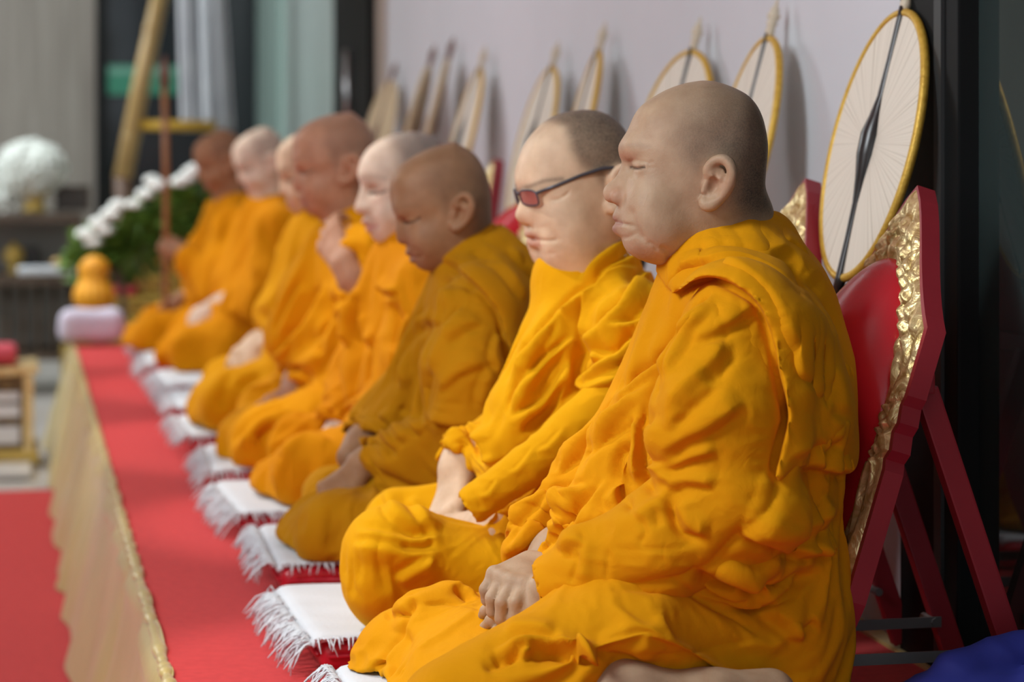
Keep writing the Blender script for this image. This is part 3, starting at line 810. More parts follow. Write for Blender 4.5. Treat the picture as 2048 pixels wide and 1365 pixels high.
def drape(V, Q, cuffs=(), frames=14, grow=0.10, shell=0.016, goal=0.12, bend=0.6, stiff=12.0):
    """let the cloth, cut a little larger than the body under it, settle and wrinkle by itself"""
    N = normals(V, Q)
    ob = link(bpy.data.objects.new('cloth_tmp', np_mesh('cloth_tmp', V, Q)))
    Vi = laplace(V, Q, 14); Vi = Vi - normals(Vi, Q) * shell
    co = link(bpy.data.objects.new('body_tmp', np_mesh('body_tmp', Vi, Q)))
    co.modifiers.new('c', 'COLLISION'); co.collision.thickness_outer = 0.003; co.collision.thickness_inner = 0.02; co.collision.cloth_friction = 12
    vg = ob.vertex_groups.new(name='p')
    z = V[:, 2]
    low = np.where(z < 0.075)[0].tolist(); rest = np.where(z >= 0.075)[0].tolist()
    vg.add(rest, goal, 'REPLACE'); vg.add(low, 0.9, 'REPLACE')
    hold = np.zeros(len(V), bool)
    for c in cuffs:
        d = np.full(len(V), 9.0)
        for i in range(len(c) - 1):
            ab = c[i + 1] - c[i]; t = np.clip(((V - c[i]) @ ab) / (ab @ ab), 0, 1); d = np.minimum(d, np.linalg.norm(V - c[i] - t[:, None] * ab, axis=1))
        hold |= d < 0.085 if c is cuffs[0] else d < 0.065
    vg.add(np.where(hold & (z >= 0.075))[0].tolist(), 0.55, 'REPLACE')
    m = ob.modifiers.new('cloth', 'CLOTH'); st = m.settings
    st.quality = 5; st.mass = 0.15; st.tension_stiffness = stiff; st.compression_stiffness = stiff; st.shear_stiffness = stiff * 0.5; st.bending_stiffness = bend
    st.tension_damping = 5; st.compression_damping = 5; st.shear_damping = 5; st.bending_damping = 0.5; st.air_damping = 4
    st.shrink_min = -grow; st.vertex_group_mass = 'p'; st.pin_stiffness = 1.0
    m.collision_settings.distance_min = 0.003; m.collision_settings.collision_quality = 2; m.collision_settings.use_self_collision = False
    for f in range(1, frames + 1): scene.frame_set(f)
    dg = bpy.context.evaluated_depsgraph_get()
    me = ob.evaluated_get(dg).to_mesh()
    A = np.empty(len(me.vertices) * 3, np.float32); me.vertices.foreach_get('co', A); V2 = A.reshape(-1, 3).astype(float)
    scene.frame_set(1)
    for o in (ob, co):
        d = o.data; bpy.data.objects.remove(o); bpy.data.meshes.remove(d)
    bad = ~np.isfinite(V2).all(1) | (np.linalg.norm(V2 - V, axis=1) > 0.08)
    V2[bad] = V[bad]
    V2 = laplace(V2, Q, 2, 0.4)
    V2[:, 2] = np.maximum(V2[:, 2], 0.0668)
    return V2, Q
def person(key, label, Y, head, skin, robe, parts, cuts, bodyparts, hands, strokes=(), h=0.006, hb=0.004, relief=1.35, wr=0.003, seed=0, sim=None, sub=0, extra=(), shells=()):
    def P(u, v, dy=0.0): return px3(u, v, Y + dy)
    root = thing('person', label, 'person', (head.pos[0], Y, 0.075), 0, 'people seated in a row along the platform')
    base = np.array([head.pos[0], Y, 0.075])
    # body: head, neck, arms, hands, feet in one surface
    pts = [head.pos - 0.19, head.pos + 0.19]
    for q in bodyparts:
        for k in range(0, len(q['p'])): pts.append(P(*q['p'][k]))
    for w in hands: pts += [P(*w['w']) - 0.13, P(*w['w']) + 0.13]
    pts = np.array(pts); lo = pts.min(0) - 0.07; hi = pts.max(0) + 0.07
    Fb = Field(lo, hi, hb)
    for q in bodyparts:
        Fb.chain([P(*x) for x in q['p']], q['r'], q.get('k', 0.02))
    head.put(Fb)
    for w in hands:
        w = dict(w); ww = P(*w.pop('w')); tip = P(*w.pop('to')); n = w.pop('n')
        hand(Fb, ww, tip - ww, n, **w)
    V, Q = Fb.mesh(2)
    V = head.details(V, Q); V[:, 2] = np.maximum(V[:, 2], 0.0672)
    body = np_obj('body', V - base, Q, skin, root, attrs=head.masks(V))
    # robe
    cp = []
    for q in parts:
        r = max(q['r']) if hasattr(q['r'], '__len__') else q['r']
        for x in q['p']: cp += [P(*x) - r, P(*x) + r]
    cp = np.array(cp); lo = cp.min(0) - 0.03; hi = cp.max(0) + 0.03; lo[2] = max(lo[2], 0.04)
    Fr = Field(lo, hi, h)
    for q in parts:
        c = [P(*x) for x in q['p']]
        if q.get('e'): Fr.ell(c[0], q['r'], q.get('k', 0.03), rot=q.get('rot'))
        else: Fr.chain(c, q['r'], q.get('k', 0.03), flat=q.get('flat'))
    keep = Fr.v.copy()
    for nm, ps, cs, hh, stx in extra:
        for q in ps: Fr.chain([P(*x) for x in q['p']], q['r'], q['k'])
    V0 = Fr.v; Fr.v = keep
    # cloth lies on the mat: flat underside
    def under(X, Y_, Z): return (Z - 0.069 + 0 * X + 0 * Y_).astype(np.float32)
    Fr.put(under, lo - 1, hi + 1, 0.02, 'sub')
    for q in cuts:
        c = [P(*x) if len(x) == 3 and not q.get('world') else np.array(x) for x in q['p']]
        Fr.chain(c, q['r'], q.get('k', 0.006), 'sub')
    V, Q = Fr.mesh(2)
    N = normals(V, Q)
    a = np.array([0.55, 0.15, 0.82]); b_ = np.array([0, 1, 0]); c_ = np.cross(a, b_)
    U = np.stack([V @ a * 3.0, V @ b_ * 9.0, V @ c_ * 16.0], 1) + seed * 7.3
    U[:, 2] += 1.2 * vnoise(V * 6 + seed)
    f1 = 1 - 2 * np.abs(vnoise(U)); f2 = vnoise(U * 2.1 + 5)
    V = V + N * (wr * (f1 * 1.2 + f2 * 0.8))[:, None]
    V[:, 2] = np.maximum(V[:, 2], 0.0668)
    if sim: V, Q = drape(V, Q, [np.array([P(*x) for x in q['p']]) for q in cuts], **sim)
    if sub:
        for _ in range(sub): V, Q = subdivide(V, Q)
    if strokes: V = apply_strokes(V, Q, strokes, relief)
    V = laplace(V, Q, 1, 0.4); V[:, 2] = np.maximum(V[:, 2], 0.0668)
    np_obj('robe', V - base, Q, robe, root)
    for nm, poly, off, ymax in shells:
        # a second layer of cloth lying over the robe inside an outline
        poly = np.asarray(poly, float); G = np.full(Fr.n, 0.5, np.float32)
        m = np.argwhere((V0 < off + 3 * h) & (V0 > -0.05))
        W = Fr.lo + h * m; uv, D = project(W)
        d, _, _ = seg_dist(uv, np.vstack([poly, poly[:1]])); d = np.where(in_poly(uv, poly), -d, d) * D / F
        f = V0[tuple(m.T)]
        q_ = np.maximum(f - off, d); q_ = np.maximum(q_, W[:, 1] - (Y + ymax)); q_ = np.maximum(q_, -(f + 0.03))
        G[tuple(m.T)] = q_
        Fs = Field(Fr.lo, Fr.lo + h, h); Fs.n = Fr.n; Fs.v = G
        V, Q = Fs.mesh(5)
        V, Q = subdivide(V, Q); V = laplace(V, Q, 2)
        uv, D = project(V); d, _, _ = seg_dist(uv, np.vstack([poly, poly[:1]])); fade = sstep(0.004, 0.03, d * D / F)[:, None]
        V = V + fade * normals(V, Q) * (0.0022 * (1 - 2 * np.abs(vnoise(np.stack([V @ a * 4, V @ b_ * 12, V @ c_ * 20], 1) + seed))))[:, None]
        if strokes: V = apply_strokes(V, Q, [t_ for t_ in strokes if t_[0] != 'e'], relief * .8, poly)
        np_obj(nm, V - base, Q, robe, root)
    for nm, ps, cs, hh, stx in extra:
        q_ = np.array([P(*x) for q in ps for x in q['p']])
        Fx = Field(q_.min(0) - .1, q_.max(0) + .1, hh)
        for q in ps: Fx.chain([P(*x) for x in q['p']], q['r'], q['k'], flat=q.get('flat'))
        for q in cs: Fx.chain([P(*x) for x in q['p']], q['r'], .003, 'sub')
        V, Q = Fx.mesh(2)
        V = V + normals(V, Q) * (0.0016 * (1 - 2 * np.abs(vnoise(V * np.array([30, 30, 60]) + seed))))[:, None]
        if stx: V = apply_strokes(V, Q, stx, 1.0)
        np_obj(nm, V - base, Q, robe, root)
    PEOPLE[key] = root
    return root
def C(p, r, k=0.03, **kw): return dict(p=p, r=r, k=k, **kw)
def E(p, r, k=0.03, **kw): return dict(p=[p], r=r, k=k, e=True, **kw)

SK = dict(
    a=skin_mat('skin_weathered', (0.45, 0.315, 0.20), (0.045, 0.042, 0.04), (0.33, 0.16, 0.12)),
    b=skin_mat('skin_fair', (0.66, 0.49, 0.33), (0.016, 0.015, 0.015), (0.50, 0.23, 0.16)),
    c=skin_mat('skin_tan', (0.33, 0.185, 0.095), (0.10, 0.065, 0.04), (0.26, 0.13, 0.09)),
    d=skin_mat('skin_pale', (0.67, 0.54, 0.42), (0.085, 0.078, 0.08), (0.52, 0.2, 0.18)),
    e=skin_mat('skin_ruddy', (0.46, 0.25, 0.15), (0.13, 0.10, 0.075), (0.4, 0.19, 0.14)),
    g=skin_mat('skin_brown', (0.34, 0.175, 0.09), (0.10, 0.06, 0.04), (0.3, 0.13, 0.09)))
RB = dict(
    a=robe_mat('robe_saffron', (0.68, 0.28, 0.003), (0.73, 0.31, 0.004)),
    b=robe_mat('robe_golden', (0.71, 0.335, 0.003), (0.75, 0.365, 0.004)),
    c=robe_mat('robe_ochre', (0.43, 0.185, 0.003), (0.48, 0.21, 0.004)),
    d=robe_mat('robe_orange', (0.62, 0.225, 0.002), (0.67, 0.26, 0.003)),
    e=robe_mat('robe_amber', (0.62, 0.27, 0.002), (0.68, 0.31, 0.003)))

def r1(*p): return CR(p, 1220, 430, 0.2931)
def r2(*p): return CR(p, 1000, 750, 0.4507)
def r3(*p): return CR(p, 700, 1080, 0.3418)
def r5(*p): return CR(p, 960, 450, 0.3296)
def r6(*p): return CR(p, 660, 750, 0.3297)
def r7(*p): return CR(p, 780, 450, 0.3661)

# ---- the man nearest the camera
Y1 = 3.37
hA = Head(HEAD_A, px3(HEAD_A['c'][0], HEAD_A['c'][1], Y1), yaw=-11)
ST_A = [
    ('e', r1((425, 530), (560, 440), (690, 415), (830, 470), (960, 560), (1030, 640), (1090, 780), (1130, 940), (1160, 1100), (1190, 1240), (1230, 1365)), 0.007, 0.024, 0.08),
    ('r', r1((500, 300), (700, 275), (900, 275), (1080, 315), (1240, 390), (1400, 520)), 0.006, -0.006),
    ('r', r1((690, 520), (560, 660), (470, 820), (390, 960), (340, 1120), (300, 1300)), 0.007, -0.014),
    ('a', r1((715, 540), (600, 700), (510, 860), (440, 1020), (400, 1200)), 0.012, 0.010),
    ('r', r1((520, 580), (430, 780), (330, 960), (120, 1120), (0, 1230)), 0.008, -0.012),
    ('r', r1((380, 900), (200, 1060), (30, 1210)), 0.006, -0.009),
    ('r', r1((350, 960), (200, 1110), (40, 1280)), 0.008, 0.008),
    ('a', r1((390, 1340), (560, 1150), (720, 980), (790, 830)), 0.022, 0.013),
    ('a', r1((560, 880), (690, 800), (800, 740), (940, 650), (1010, 600)), 0.016, 0.009),
    ('a', r1((400, 1130), (480, 960), (560, 800), (680, 640)), 0.012, 0.008),
    ('r', r1((700, 560), (740, 640), (790, 810), (770, 1000), (760, 1200)), 0.003, -0.003),
    ('r', r1((1290, 640), (1400, 900), (1450, 1100), (1440, 1365)), 0.016, 0.006),
    ('r', r1((1180, 560), (1260, 800), (1290, 1100), (1300, 1350)), 0.02, 0.006),
    ('r', r1((1480, 870), (1490, 1100), (1440, 1340)), 0.008, -0.010),
    ('r', r1((1500, 1010), (1570, 1150), (1600, 1365)), 0.01, 0.006),
    ('r', r1((1240, 330), (1380, 520), (1500, 720), (1570, 800)), 0.010, -0.009),
    ('a', r1((1080, 210), (1230, 260), (1400, 480)), 0.014, 0.008),
    ('e', r2((1300, 402), (1390, 420), (1480, 440), (1540, 445)), 0.007, 0.020, 0.06),
    ('r', r2((1268, 0), (1290, 180), (1250, 330), (1205, 480)), 0.009, -0.018),
    ('r', r2((1440, 60), (1400, 260), (1290, 400), (1225, 470)), 0.014, 0.010),
    ('r', r2((1340, 20), (1330, 200), (1270, 380)), 0.012, 0.006),
    ('r', r2((1350, 340), (1430, 330), (1480, 290)), 0.01, -0.010),
    ('r', r2((1400, 320), (1470, 250), (1500, 180)), 0.012, 0.008),
    ('r', r2((1270, 200), (1250, 400), (1190, 580), (1060, 715), (900, 865), (750, 925), (480, 945)), 0.010, -0.012),
    ('a', r2((735, 500), (840, 470), (960, 490)), 0.012, 0.010),
    ('r', r2((745, 520), (770, 640), (810, 710), (900, 725)), 0.011, -0.015),
    ('a', r2((780, 560), (850, 680), (930, 700)), 0.016, 0.010),
    ('a', r2((712, 380), (790, 290), (930, 220), (1080, 110)), 0.020, 0.013),
    ('a', r2((740, 410), (850, 360), (960, 330)), 0.014, 0.009),
    ('r', r2((735, 490), (730, 440), (712, 390)), 0.010, 0.010),
    ('a', r2((745, 230), (830, 130), (950, 20)), 0.018, 0.011),
    ('r', r2((600, 640), (690, 580), (750, 570)), 0.010, 0.008),
    ('r', r2((620, 630), (640, 700), (610, 760)), 0.007, -0.006), ('r', r2((690, 590), (700, 680)), 0.007, -0.006),
    ('r', r2((480, 768), (620, 776), (820, 762), (960, 660)), 0.0032, -0.0035), ('r', r2((480, 770), (470, 920)), 0.0032, -0.0035),
    ('r', r2((350, 800), (310, 930)), 0.004, -0.005), ('r', r2((410, 720), (380, 800), (370, 920)), 0.009, 0.005),
    ('r', r2((575, 620), (535, 500), (505, 420), (520, 340), (590, 290)), 0.010, -0.018),
    ('a', r2((480, 470), (420, 570), (330, 680), (250, 760)), 0.014, 0.010),
    ('a', r2((610, 180), (590, 380), (625, 490)), 0.014, 0.014),
    ('r', r2((650, 130), (625, 300), (655, 480), (700, 545)), 0.009, -0.015),
    ('a', r2((715, 180), (675, 350), (690, 480)), 0.014, 0.012),
    ('a', r2((690, 40), (520, 160), (360, 290), (210, 430), (160, 550)), 0.014, 0.012),
    ('r', r2((600, 190), (400, 330), (210, 480)), 0.008, -0.012),
    ('r', r2((640, 110), (480, 250), (330, 350)), 0.008, -0.008),
    ('a', r2((390, 505), (180, 555), (90, 610), (30, 690)), 0.014, 0.014),
    ('r', r2((410, 500), (250, 690), (40, 870)), 0.010, -0.014),
    ('a', r2((300, 520), (170, 640), (40, 790)), 0.014, 0.008),
    ('a', r2((260, 800), (300, 760), (380, 740)), 0.009, 0.008), ('r', r2((240, 770), (300, 800), (360, 800)), 0.007, -0.008),
    ('e', r2((1060, 718), (1200, 770), (1350, 812), (1490, 790)), 0.006, 0.020, 0.06),
    ('r', r2((840, 870), (960, 930), (1090, 1000), (1160, 1012), (1210, 965), (1330, 920), (1440, 870)), 0.012, -0.018),
    ('a', r2((860, 850), (1000, 900), (1120, 950), (1190, 900)), 0.02, 0.010),
    ('a', r2((1100, 660), (1250, 690), (1380, 650), (1480, 560)), 0.03, 0.012),
    ('r', r2((750, 910), (900, 1000), (1060, 1090), (1170, 1170)), 0.005, -0.006),
    ('a', r2((1160, 1020), (1270, 1090), (1350, 1180)), 0.02, 0.010), ('r', r2((1330, 1140), (1410, 1100)), 0.010, -0.012),
    ('r', r2((600, 1250), (800, 1240), (1000, 1200), (1180, 1160)), 0.0035, -0.003),
    ('r', r3((780, 640), (900, 590), (1060, 560), (1200, 575), (1400, 640), (1650, 730), (1800, 780)), 0.010, -0.012),
    ('a', r3((860, 700), (960, 620), (1060, 590), (1180, 600), (1330, 650), (1500, 700)), 0.012, 0.014),
    ('r', r3((1060, 640), (1100, 668), (1250, 655), (1380, 680)), 0.010, -0.018),
    ('a', r3((1180, 585), (1300, 630), (1450, 690)), 0.010, 0.010),
    ('r', r3((830, 690), (960, 650)), 0.009, -0.010), ('a', r3((900, 520), (1050, 515), (1200, 540)), 0.012, 0.006),
    ('r', r3((780, 760), (900, 690), (1010, 660)), 0.010, -0.010), ('a', r3((1000, 690), (1050, 640), (1060, 600)), 0.009, 0.010),
    ('a', r3((1240, 690), (1280, 660), (1420, 700)), 0.010, 0.009),
    ('a', r3((230, 310), (400, 200), (540, 130), (700, 150), (900, 200)), 0.012, 0.014),
    ('r', r3((250, 330), (430, 255), (560, 175), (720, 180), (880, 215)), 0.008, -0.008),
    ('a', r3((620, 230), (740, 262), (850, 310)), 0.014, 0.014), ('r', r3((620, 250), (700, 330), (790, 372)), 0.012, -0.012),
    ('r', r3((420, 382), (560, 366), (780, 376)), 0.0035, -0.005),
    ('a', r3((330, 400), (365, 470), (350, 570), (250, 700), (150, 830)), 0.014, 0.009),
    ('r', r3((370, 540), (330, 680), (240, 834)), 0.010, -0.010), ('r', r3((120, 745), (240, 735)), 0.008, -0.008),
    ('r', r3((200, 440), (330, 430), (360, 330)), 0.012, -0.014)]
person('a', 'elderly shaven person in saffron robe with closed eyes', Y1, hA, SK['a'], RB['a'],
  parts=[C([(1462, 1230), (1462, 1000), (1462, 760)], [.125, .125, .142], .06),
    E((1455, 1130, 0), (.13, .20, .15), .06), E((1400, 1010), (.15, .19, .16), .07), E((1505, 1215, 0), (.085, .20, .11), .05), E((1585, 1190, -.15), (.05, .07, .10), .05), E((1595, 1060, -.13), (.045, .07, .08), .05),
    C([(1450, 545), (1470, 620), (1480, 700)], [.083, .112, .135], .05),
    C([(1475, 655, -.195), (1430, 655, .19)], [.08, .075], .05),
    C([(1352, 588, .0), (1376, 572, -.055), (1435, 540, -.088), (1505, 500, -.062), (1532, 476, 0), (1470, 500, .08), (1390, 560, .06), (1352, 588, .0)], [.024, .026, .028, .026, .026, .026, .025, .024], .014),
    C([(1528, 482, 0), (1575, 550, 0)], [.024, .032], .03),
    C([(1560, 640, -.05), (1585, 790, -.08), (1608, 890, -.08)], [.06, .064, .062], .05),            # cloth hanging down the back
    C([(1500, 590, -.10), (1555, 690, -.16), (1582, 820, -.17), (1610, 900, -.13)], [.05, .06, .065, .055], .04),
    C([(1470, 665, -.20), (1455, 820, -.225), (1465, 1010, -.225)], [.080, .092, .084], .03),
    C([(1465, 1015, -.215), (1290, 1105, -.18), (1150, 1160, -.135)], [.080, .056, .036], .02),
    C([(1395, 615, .05), (1330, 770, .10), (1215, 930, .14), (1095, 1060, .12), (1050, 1110, .08)], [.058, .062, .068, .055, .032], .035),
    C([(1390, 760, -.03), (1300, 930, -.03), (1200, 1060, -.03), (1130, 1130, -.04)], [.09, .09, .068, .043], .04),
    C([(1520, 1265, -.13), (1250, 1275, -.22), (900, 1420, -.28)], [.10, .095, .075], .03),
    C([(1480, 1250, .12), (1100, 1265, .2), (815, 1310, .21)], [.09, .085, .082], .04),
    C([(815, 1330, .2), (960, 1330, .05), (1150, 1400, -.08)], [.075, .07, .06], .04),
    C([(900, 1425, -.28), (1200, 1425, -.27)], [.062, .05], .03),
    C([(900, 1210, .16), (850, 1220, .14)], [.045, .04], .02),
    E((1200, 1330, 0), (.30, .24, .09), .05), E((1450, 1330, 0), (.12, .24, .1), .05), E((1560, 1310, -.14), (.06, .08, .09), .05)],
  cuts=[C([(1450, 480), (1448, 560)], [.083, .075], .004), C([(1130, 1165, -.135), (1040, 1205, -.11)], [.034, .038], .006),
    C([(1058, 1140, .06), (1015, 1170, .05)], [.034, .04], .008), C([(1260, 1385, -.34), (1500, 1385, -.34)], [.046, .05], .008)],
  bodyparts=[C([(1455, 440), (1460, 560), (1470, 680)], [.068, .072, .10], .03),
    C([(1470, 690), (1470, 690, -.16), (1465, 1000, -.21), (1130, 1166, -.132), (1105, 1178, -.125)], [.08, .05, .045, .028, .026]),
    C([(1470, 690), (1430, 690, .18), (1250, 980, .17), (1110, 1105, .05), (1085, 1130, .03)], [.08, .05, .04, .029, .027]),
    C([(1470, 690), (1490, 1200)], [.09, .09]), C([(1490, 1200), (1500, 1290, -.13), (1000, 1420, -.28)], [.08, .06, .04]),
    C([(1000, 1425, -.28), (1250, 1393, -.30), (1420, 1400, -.30)], [.035, .042, .034]), C([(1420, 1400, -.30), (1540, 1392, -.28)], [.036, .036])],
  hands=[dict(w=(1078, 1126, -.01), to=(1000, 1172, -.085), n=(-.45, -.6, .65), side=1, curl=(.5, .56, .62, .66), seg=(.7, 1.1, .8), thumb=(.25, -.05, .2)),
    dict(w=(1110, 1186, -.125), to=(1012, 1236, -.07), n=(-.1, -.75, .6), side=-1, curl=(.16, .2, .24, .28), seg=(.6, 1.0, .8), thumb=(.2, .1, .15))],
  extra=[('sleeve', [C([(1455, 690, -.21), (1440, 830, -.235), (1462, 1000, -.24)], [.072, .088, .090], .03), C([(1462, 1000, -.24), (1330, 1085, -.225), (1200, 1138, -.18), (1118, 1170, -.145)], [.094, .074, .058, .046], .02)],
      [C([(1122, 1168, -.145), (1040, 1205, -.12)], [.036, .044])], .0042, ST_A)],
  shells=[('shoulder_sash', [(1332, 566), (1342, 592), (1362, 580), (1384, 562), (1422, 552), (1463, 566), (1501, 592), (1522, 618), (1540, 659), (1551, 706), (1560, 752), (1570, 790), (1578, 831), (1565, 890), (1548, 955), (1556, 970), (1590, 936), (1631, 940), (1676, 949), (1703, 950), (1722, 930), (1770, 900), (1760, 600), (1640, 420), (1520, 420), (1440, 470), (1380, 520)], .011, .07)],
  strokes=ST_A, h=0.0070, hb=0.0025, wr=0.004, seed=1, sub=1, sim=dict(frames=16, grow=0.06, bend=4, goal=0.08))
# ---- second: round face, eyeglasses
Y2 = 4.015
hB = Head(HEAD_B, px3(HEAD_B['c'][0], HEAD_B['c'][1], Y2), yaw=6)
ST_B = [('a', r5(*p), w, a) for p, w, a in [
    (((1110, 250), (960, 200), (860, 250), (770, 310), (740, 400)), .014, .014),
    (((1090, 280), (1040, 290), (960, 360), (860, 500), (760, 600), (690, 700), (650, 800)), .013, .014),
    (((960, 290), (850, 320), (740, 400), (660, 560), (630, 700), (650, 820)), .012, .013),
    (((1150, 460), (1060, 540), (960, 590), (800, 630)), .010, .012),
    (((1040, 570), (960, 670), (860, 770), (780, 840), (660, 930), (640, 990), (720, 1000), (850, 930), (900, 880)), .012, .015),
    (((760, 370), (640, 430), (520, 530), (420, 640), (330, 740), (250, 860), (180, 990)), .016, .016),
    (((900, 80), (760, 180), (690, 240), (620, 340)), .012, .012), (((720, 420), (600, 500), (500, 580)), .010, .010),
    (((590, 680), (480, 770), (380, 850), (260, 1000), (190, 1150)), .012, .013),
    (((560, 830), (480, 960), (360, 1100), (190, 1200)), .014, .014), (((820, 770), (760, 800), (680, 790)), .010, .010),
    (((640, 1040), (520, 1120), (380, 1230), (240, 1350)), .02, .006)]] + [('r', r5(*p), w, a) for p, w, a in [
    (((620, 640), (600, 820), (560, 1000)), .010, -.018), (((640, 700), (650, 830)), .007, -.016),
    (((860, 420), (760, 540), (690, 640)), .011, -.012), (((480, 600), (380, 760), (300, 900)), .010, -.010),
    (((1080, 400), (980, 500), (860, 600)), .012, -.012), (((930, 620), (830, 740), (740, 820)), .012, -.012),
    (((520, 760), (400, 900), (300, 1060)), .010, -.010), (((520, 950), (400, 1130), (260, 1260)), .012, -.016)]] + [
    ('a', r6(*p), w, a) for p, w, a in [
    (((680, 985), (500, 1020), (300, 980), (150, 960)), .018, .008), (((690, 1090), (500, 1100), (300, 1060), (120, 1050)), .018, .007),
    (((330, 700), (400, 850), (600, 960)), .016, .008), (((480, 740), (560, 880), (660, 960)), .014, .007),
    (((880, 300), (760, 360), (560, 480), (400, 560), (260, 690)), .012, .012), (((900, 330), (960, 420), (1000, 560)), .012, .012),
    (((700, 400), (820, 480), (870, 620)), .010, .012), (((600, 460), (740, 520), (860, 640)), .010, .011), (((840, 300), (920, 420), (960, 560)), .010, .012),
    (((480, 560), (620, 560), (720, 600)), .010, .009), (((640, 1130), (500, 1190), (400, 1260)), .016, .008),
    (((1180, 480), (1000, 620), (840, 740)), .012, .005), (((1340, 640), (1200, 740), (1010, 840)), .012, .006)]] + [
    ('r', r6(*p), .008, -.008) for p in [((780, 440), (870, 560), (880, 640)), ((680, 440), (800, 520), (850, 640)), ((540, 540), (480, 620)), ((960, 380), (990, 500)), ((780, 380), (640, 440), (480, 560)), ((640, 1010), (560, 1050), (420, 1040)), ((1080, 760), (1110, 720)), ((1180, 690), (1210, 660))]]
person('b', 'round-faced shaven person with eyeglasses in bright golden robe looking down', Y2, hB, SK['b'], RB['b'],
  parts=[C([(1230, 1060), (1230, 900), (1240, 740)], [.13, .13, .135], .06), E((1185, 850, 0), (.145, .2, .17), .07), E((1240, 1060, 0), (.12, .2, .12), .06),
    C([(1160, 555), (1195, 620), (1240, 700)], [.080, .098, .12], .05), C([(1290, 670, -.19), (1200, 680, .17)], [.085, .075], .05),
    C([(1290, 670, -.19), (1290, 800, -.22), (1240, 930, -.22)], [.09, .09, .075], .03),
    C([(1150, 640, .05), (1095, 760, .12), (1055, 850, .16)], [.055, .06, .06], .04),
    C([(1180, 690, .17), (1050, 880, .20), (925, 925, .08)], [.08, .075, .058], .03),
    C([(1230, 935, -.21), (1110, 990, -.17), (1000, 1035, -.11)], [.062, .050, .040], .015),
    C([(1100, 700, -.08), (1060, 820, -.07), (1030, 930, -.04)], [.06, .07, .07], .04),
    C([(1220, 1130, -.12), (980, 1160, -.18), (778, 1100, -.18)], [.10, .070, .082], .04),
    C([(1180, 1090, .12), (950, 1060, .2), (800, 1050, .2)], [.09, .085, .075], .04),
    C([(790, 1130, -.15), (900, 1170, -.05), (1050, 1180, 0)], [.07, .06, .06], .04), C([(800, 1085, .17), (1000, 1160, .05)], [.07, .06], .04),
    E((1010, 1165, 0), (.24, .20, .08), .04), E((1200, 1130, 0), (.12, .22, .1), .05)],
  extra=[('rolled_robe_edge', [C([(1230, 790, -.235), (1150, 858, -.235), (1060, 930, -.225), (950, 1008, -.20)], [.044, .038, .033, .031], .01)], [C([(955, 1004, -.20), (900, 1045, -.195)], [.0235, .028])], .004,
      [('a', r6((1240, 440), (1150, 560), (1080, 600)), .006, .004), ('a', r6((1020, 640), (960, 720), (900, 730)), .006, .004), ('r', r6((860, 700), (900, 760), (920, 830)), .004, -.003), ('r', r6((800, 770), (850, 800), (900, 860)), .004, -.003), ('a', r6((1420, 330), (1330, 430), (1250, 470)), .007, .004)])],
  cuts=[C([(1150, 490), (1150, 570)], [.082, .072], .004),
    C([(995, 1037, -.11), (930, 1065, -.09)], [.031, .034], .006), C([(915, 930, .08), (880, 950, .05)], [.046, .05], .008)],
  bodyparts=[C([(1160, 470), (1180, 580), (1240, 700)], [.072, .074, .09]), C([(1240, 700), (1290, 700, -.17), (1230, 930, -.2), (1000, 1036, -.108), (970, 1050, -.10)], [.08, .05, .045, .030, .028]),
    C([(1240, 700), (1180, 700, .15), (1050, 880, .18), (930, 922, .08), (915, 945, .07)], [.08, .05, .042, .034, .033]), C([(1240, 700), (1290, 1050), (1220, 1120, -.12), (800, 1110, -.18)], [.08, .08, .06, .04])],
  hands=[dict(w=(918, 945, .068), to=(888, 1040, .01), n=(-.75, -.5, .25), side=-1, curl=(.4, .4, .45, .5), seg=(.3, .8, .7), thumb=(.4, .1, .2), size=1.04),
    dict(w=(968, 1050, -.10), to=(890, 1075, -.04), n=(0, -.8, .5), side=1, curl=(.3, .3, .35, .4), thumb=(.3, .1, .2))],
  strokes=ST_B, h=0.0078, hb=0.003, wr=0.004, seed=2, sub=1, sim=dict(frames=15, grow=0.055, bend=4, goal=0.09))
# eyeglasses
M_lens = mat('pink_lens', (0.75, 0.32, 0.32), 0.03, 0.0, Transmission_Weight=0.85, IOR=1.3, Alpha=0.55)
M_frame = mat('grey_glasses_frame', (0.07, 0.07, 0.085), 0.35, 0.3)
gb = np.array([hB.pos[0], Y2, 0.075])
def gl(u, v, y): return Vector(hB.w(u, v, y) - gb)
GL = bpy.data.objects.new('eyeglasses', None); COL.objects.link(GL); GL.parent = PEOPLE['b']; GL['label'] = 'thin grey eyeglasses with pink tinted lenses'
for sy in (-1, 1):
    MB().tube([gl(1050, 384, .060 * sy), gl(1085, 369, .074 * sy), gl(1130, 349, .083 * sy), gl(1170, 336, .089 * sy), gl(1190, 334, .090 * sy), gl(1208, 345, .091 * sy)], [.0028, .003, .0032, .0034, .0032, .0026], 8, flat=1.0).obj('temple', M_frame, GL, smooth=True)
    cc = [gl(1040 + 0.20 * (a * 26), 403 + 16 * b, (.032 + .026 * a2) * sy) for a, b, a2 in [(0, 0, 0)]]
    ring = []
    for k in range(28):
        t = 2 * math.pi * k / 28; cx, cz = math.cos(t), math.sin(t)
        ex = math.copysign(abs(cx) ** 0.6, cx); ez = math.copysign(abs(cz) ** 0.6, cz)
        ring.append(gl(1040 + 15 * (ex * .5 + .5) - 2 - 4 * ez, 394 - 15 * ez, (.0345 + .0265 * ex) * sy))
    MB().tube(ring + ring[:1], 0.0017, 8, False).obj('rim', M_frame, GL, smooth=True)
    s = MB(); vs = [s.bm.verts.new(p) for p in ring]; s.bm.faces.new(vs)
    ln = s.obj('lens', M_lens, GL); sd = ln.modifiers.new('t', 'SOLIDIFY'); sd.thickness = 0.0015
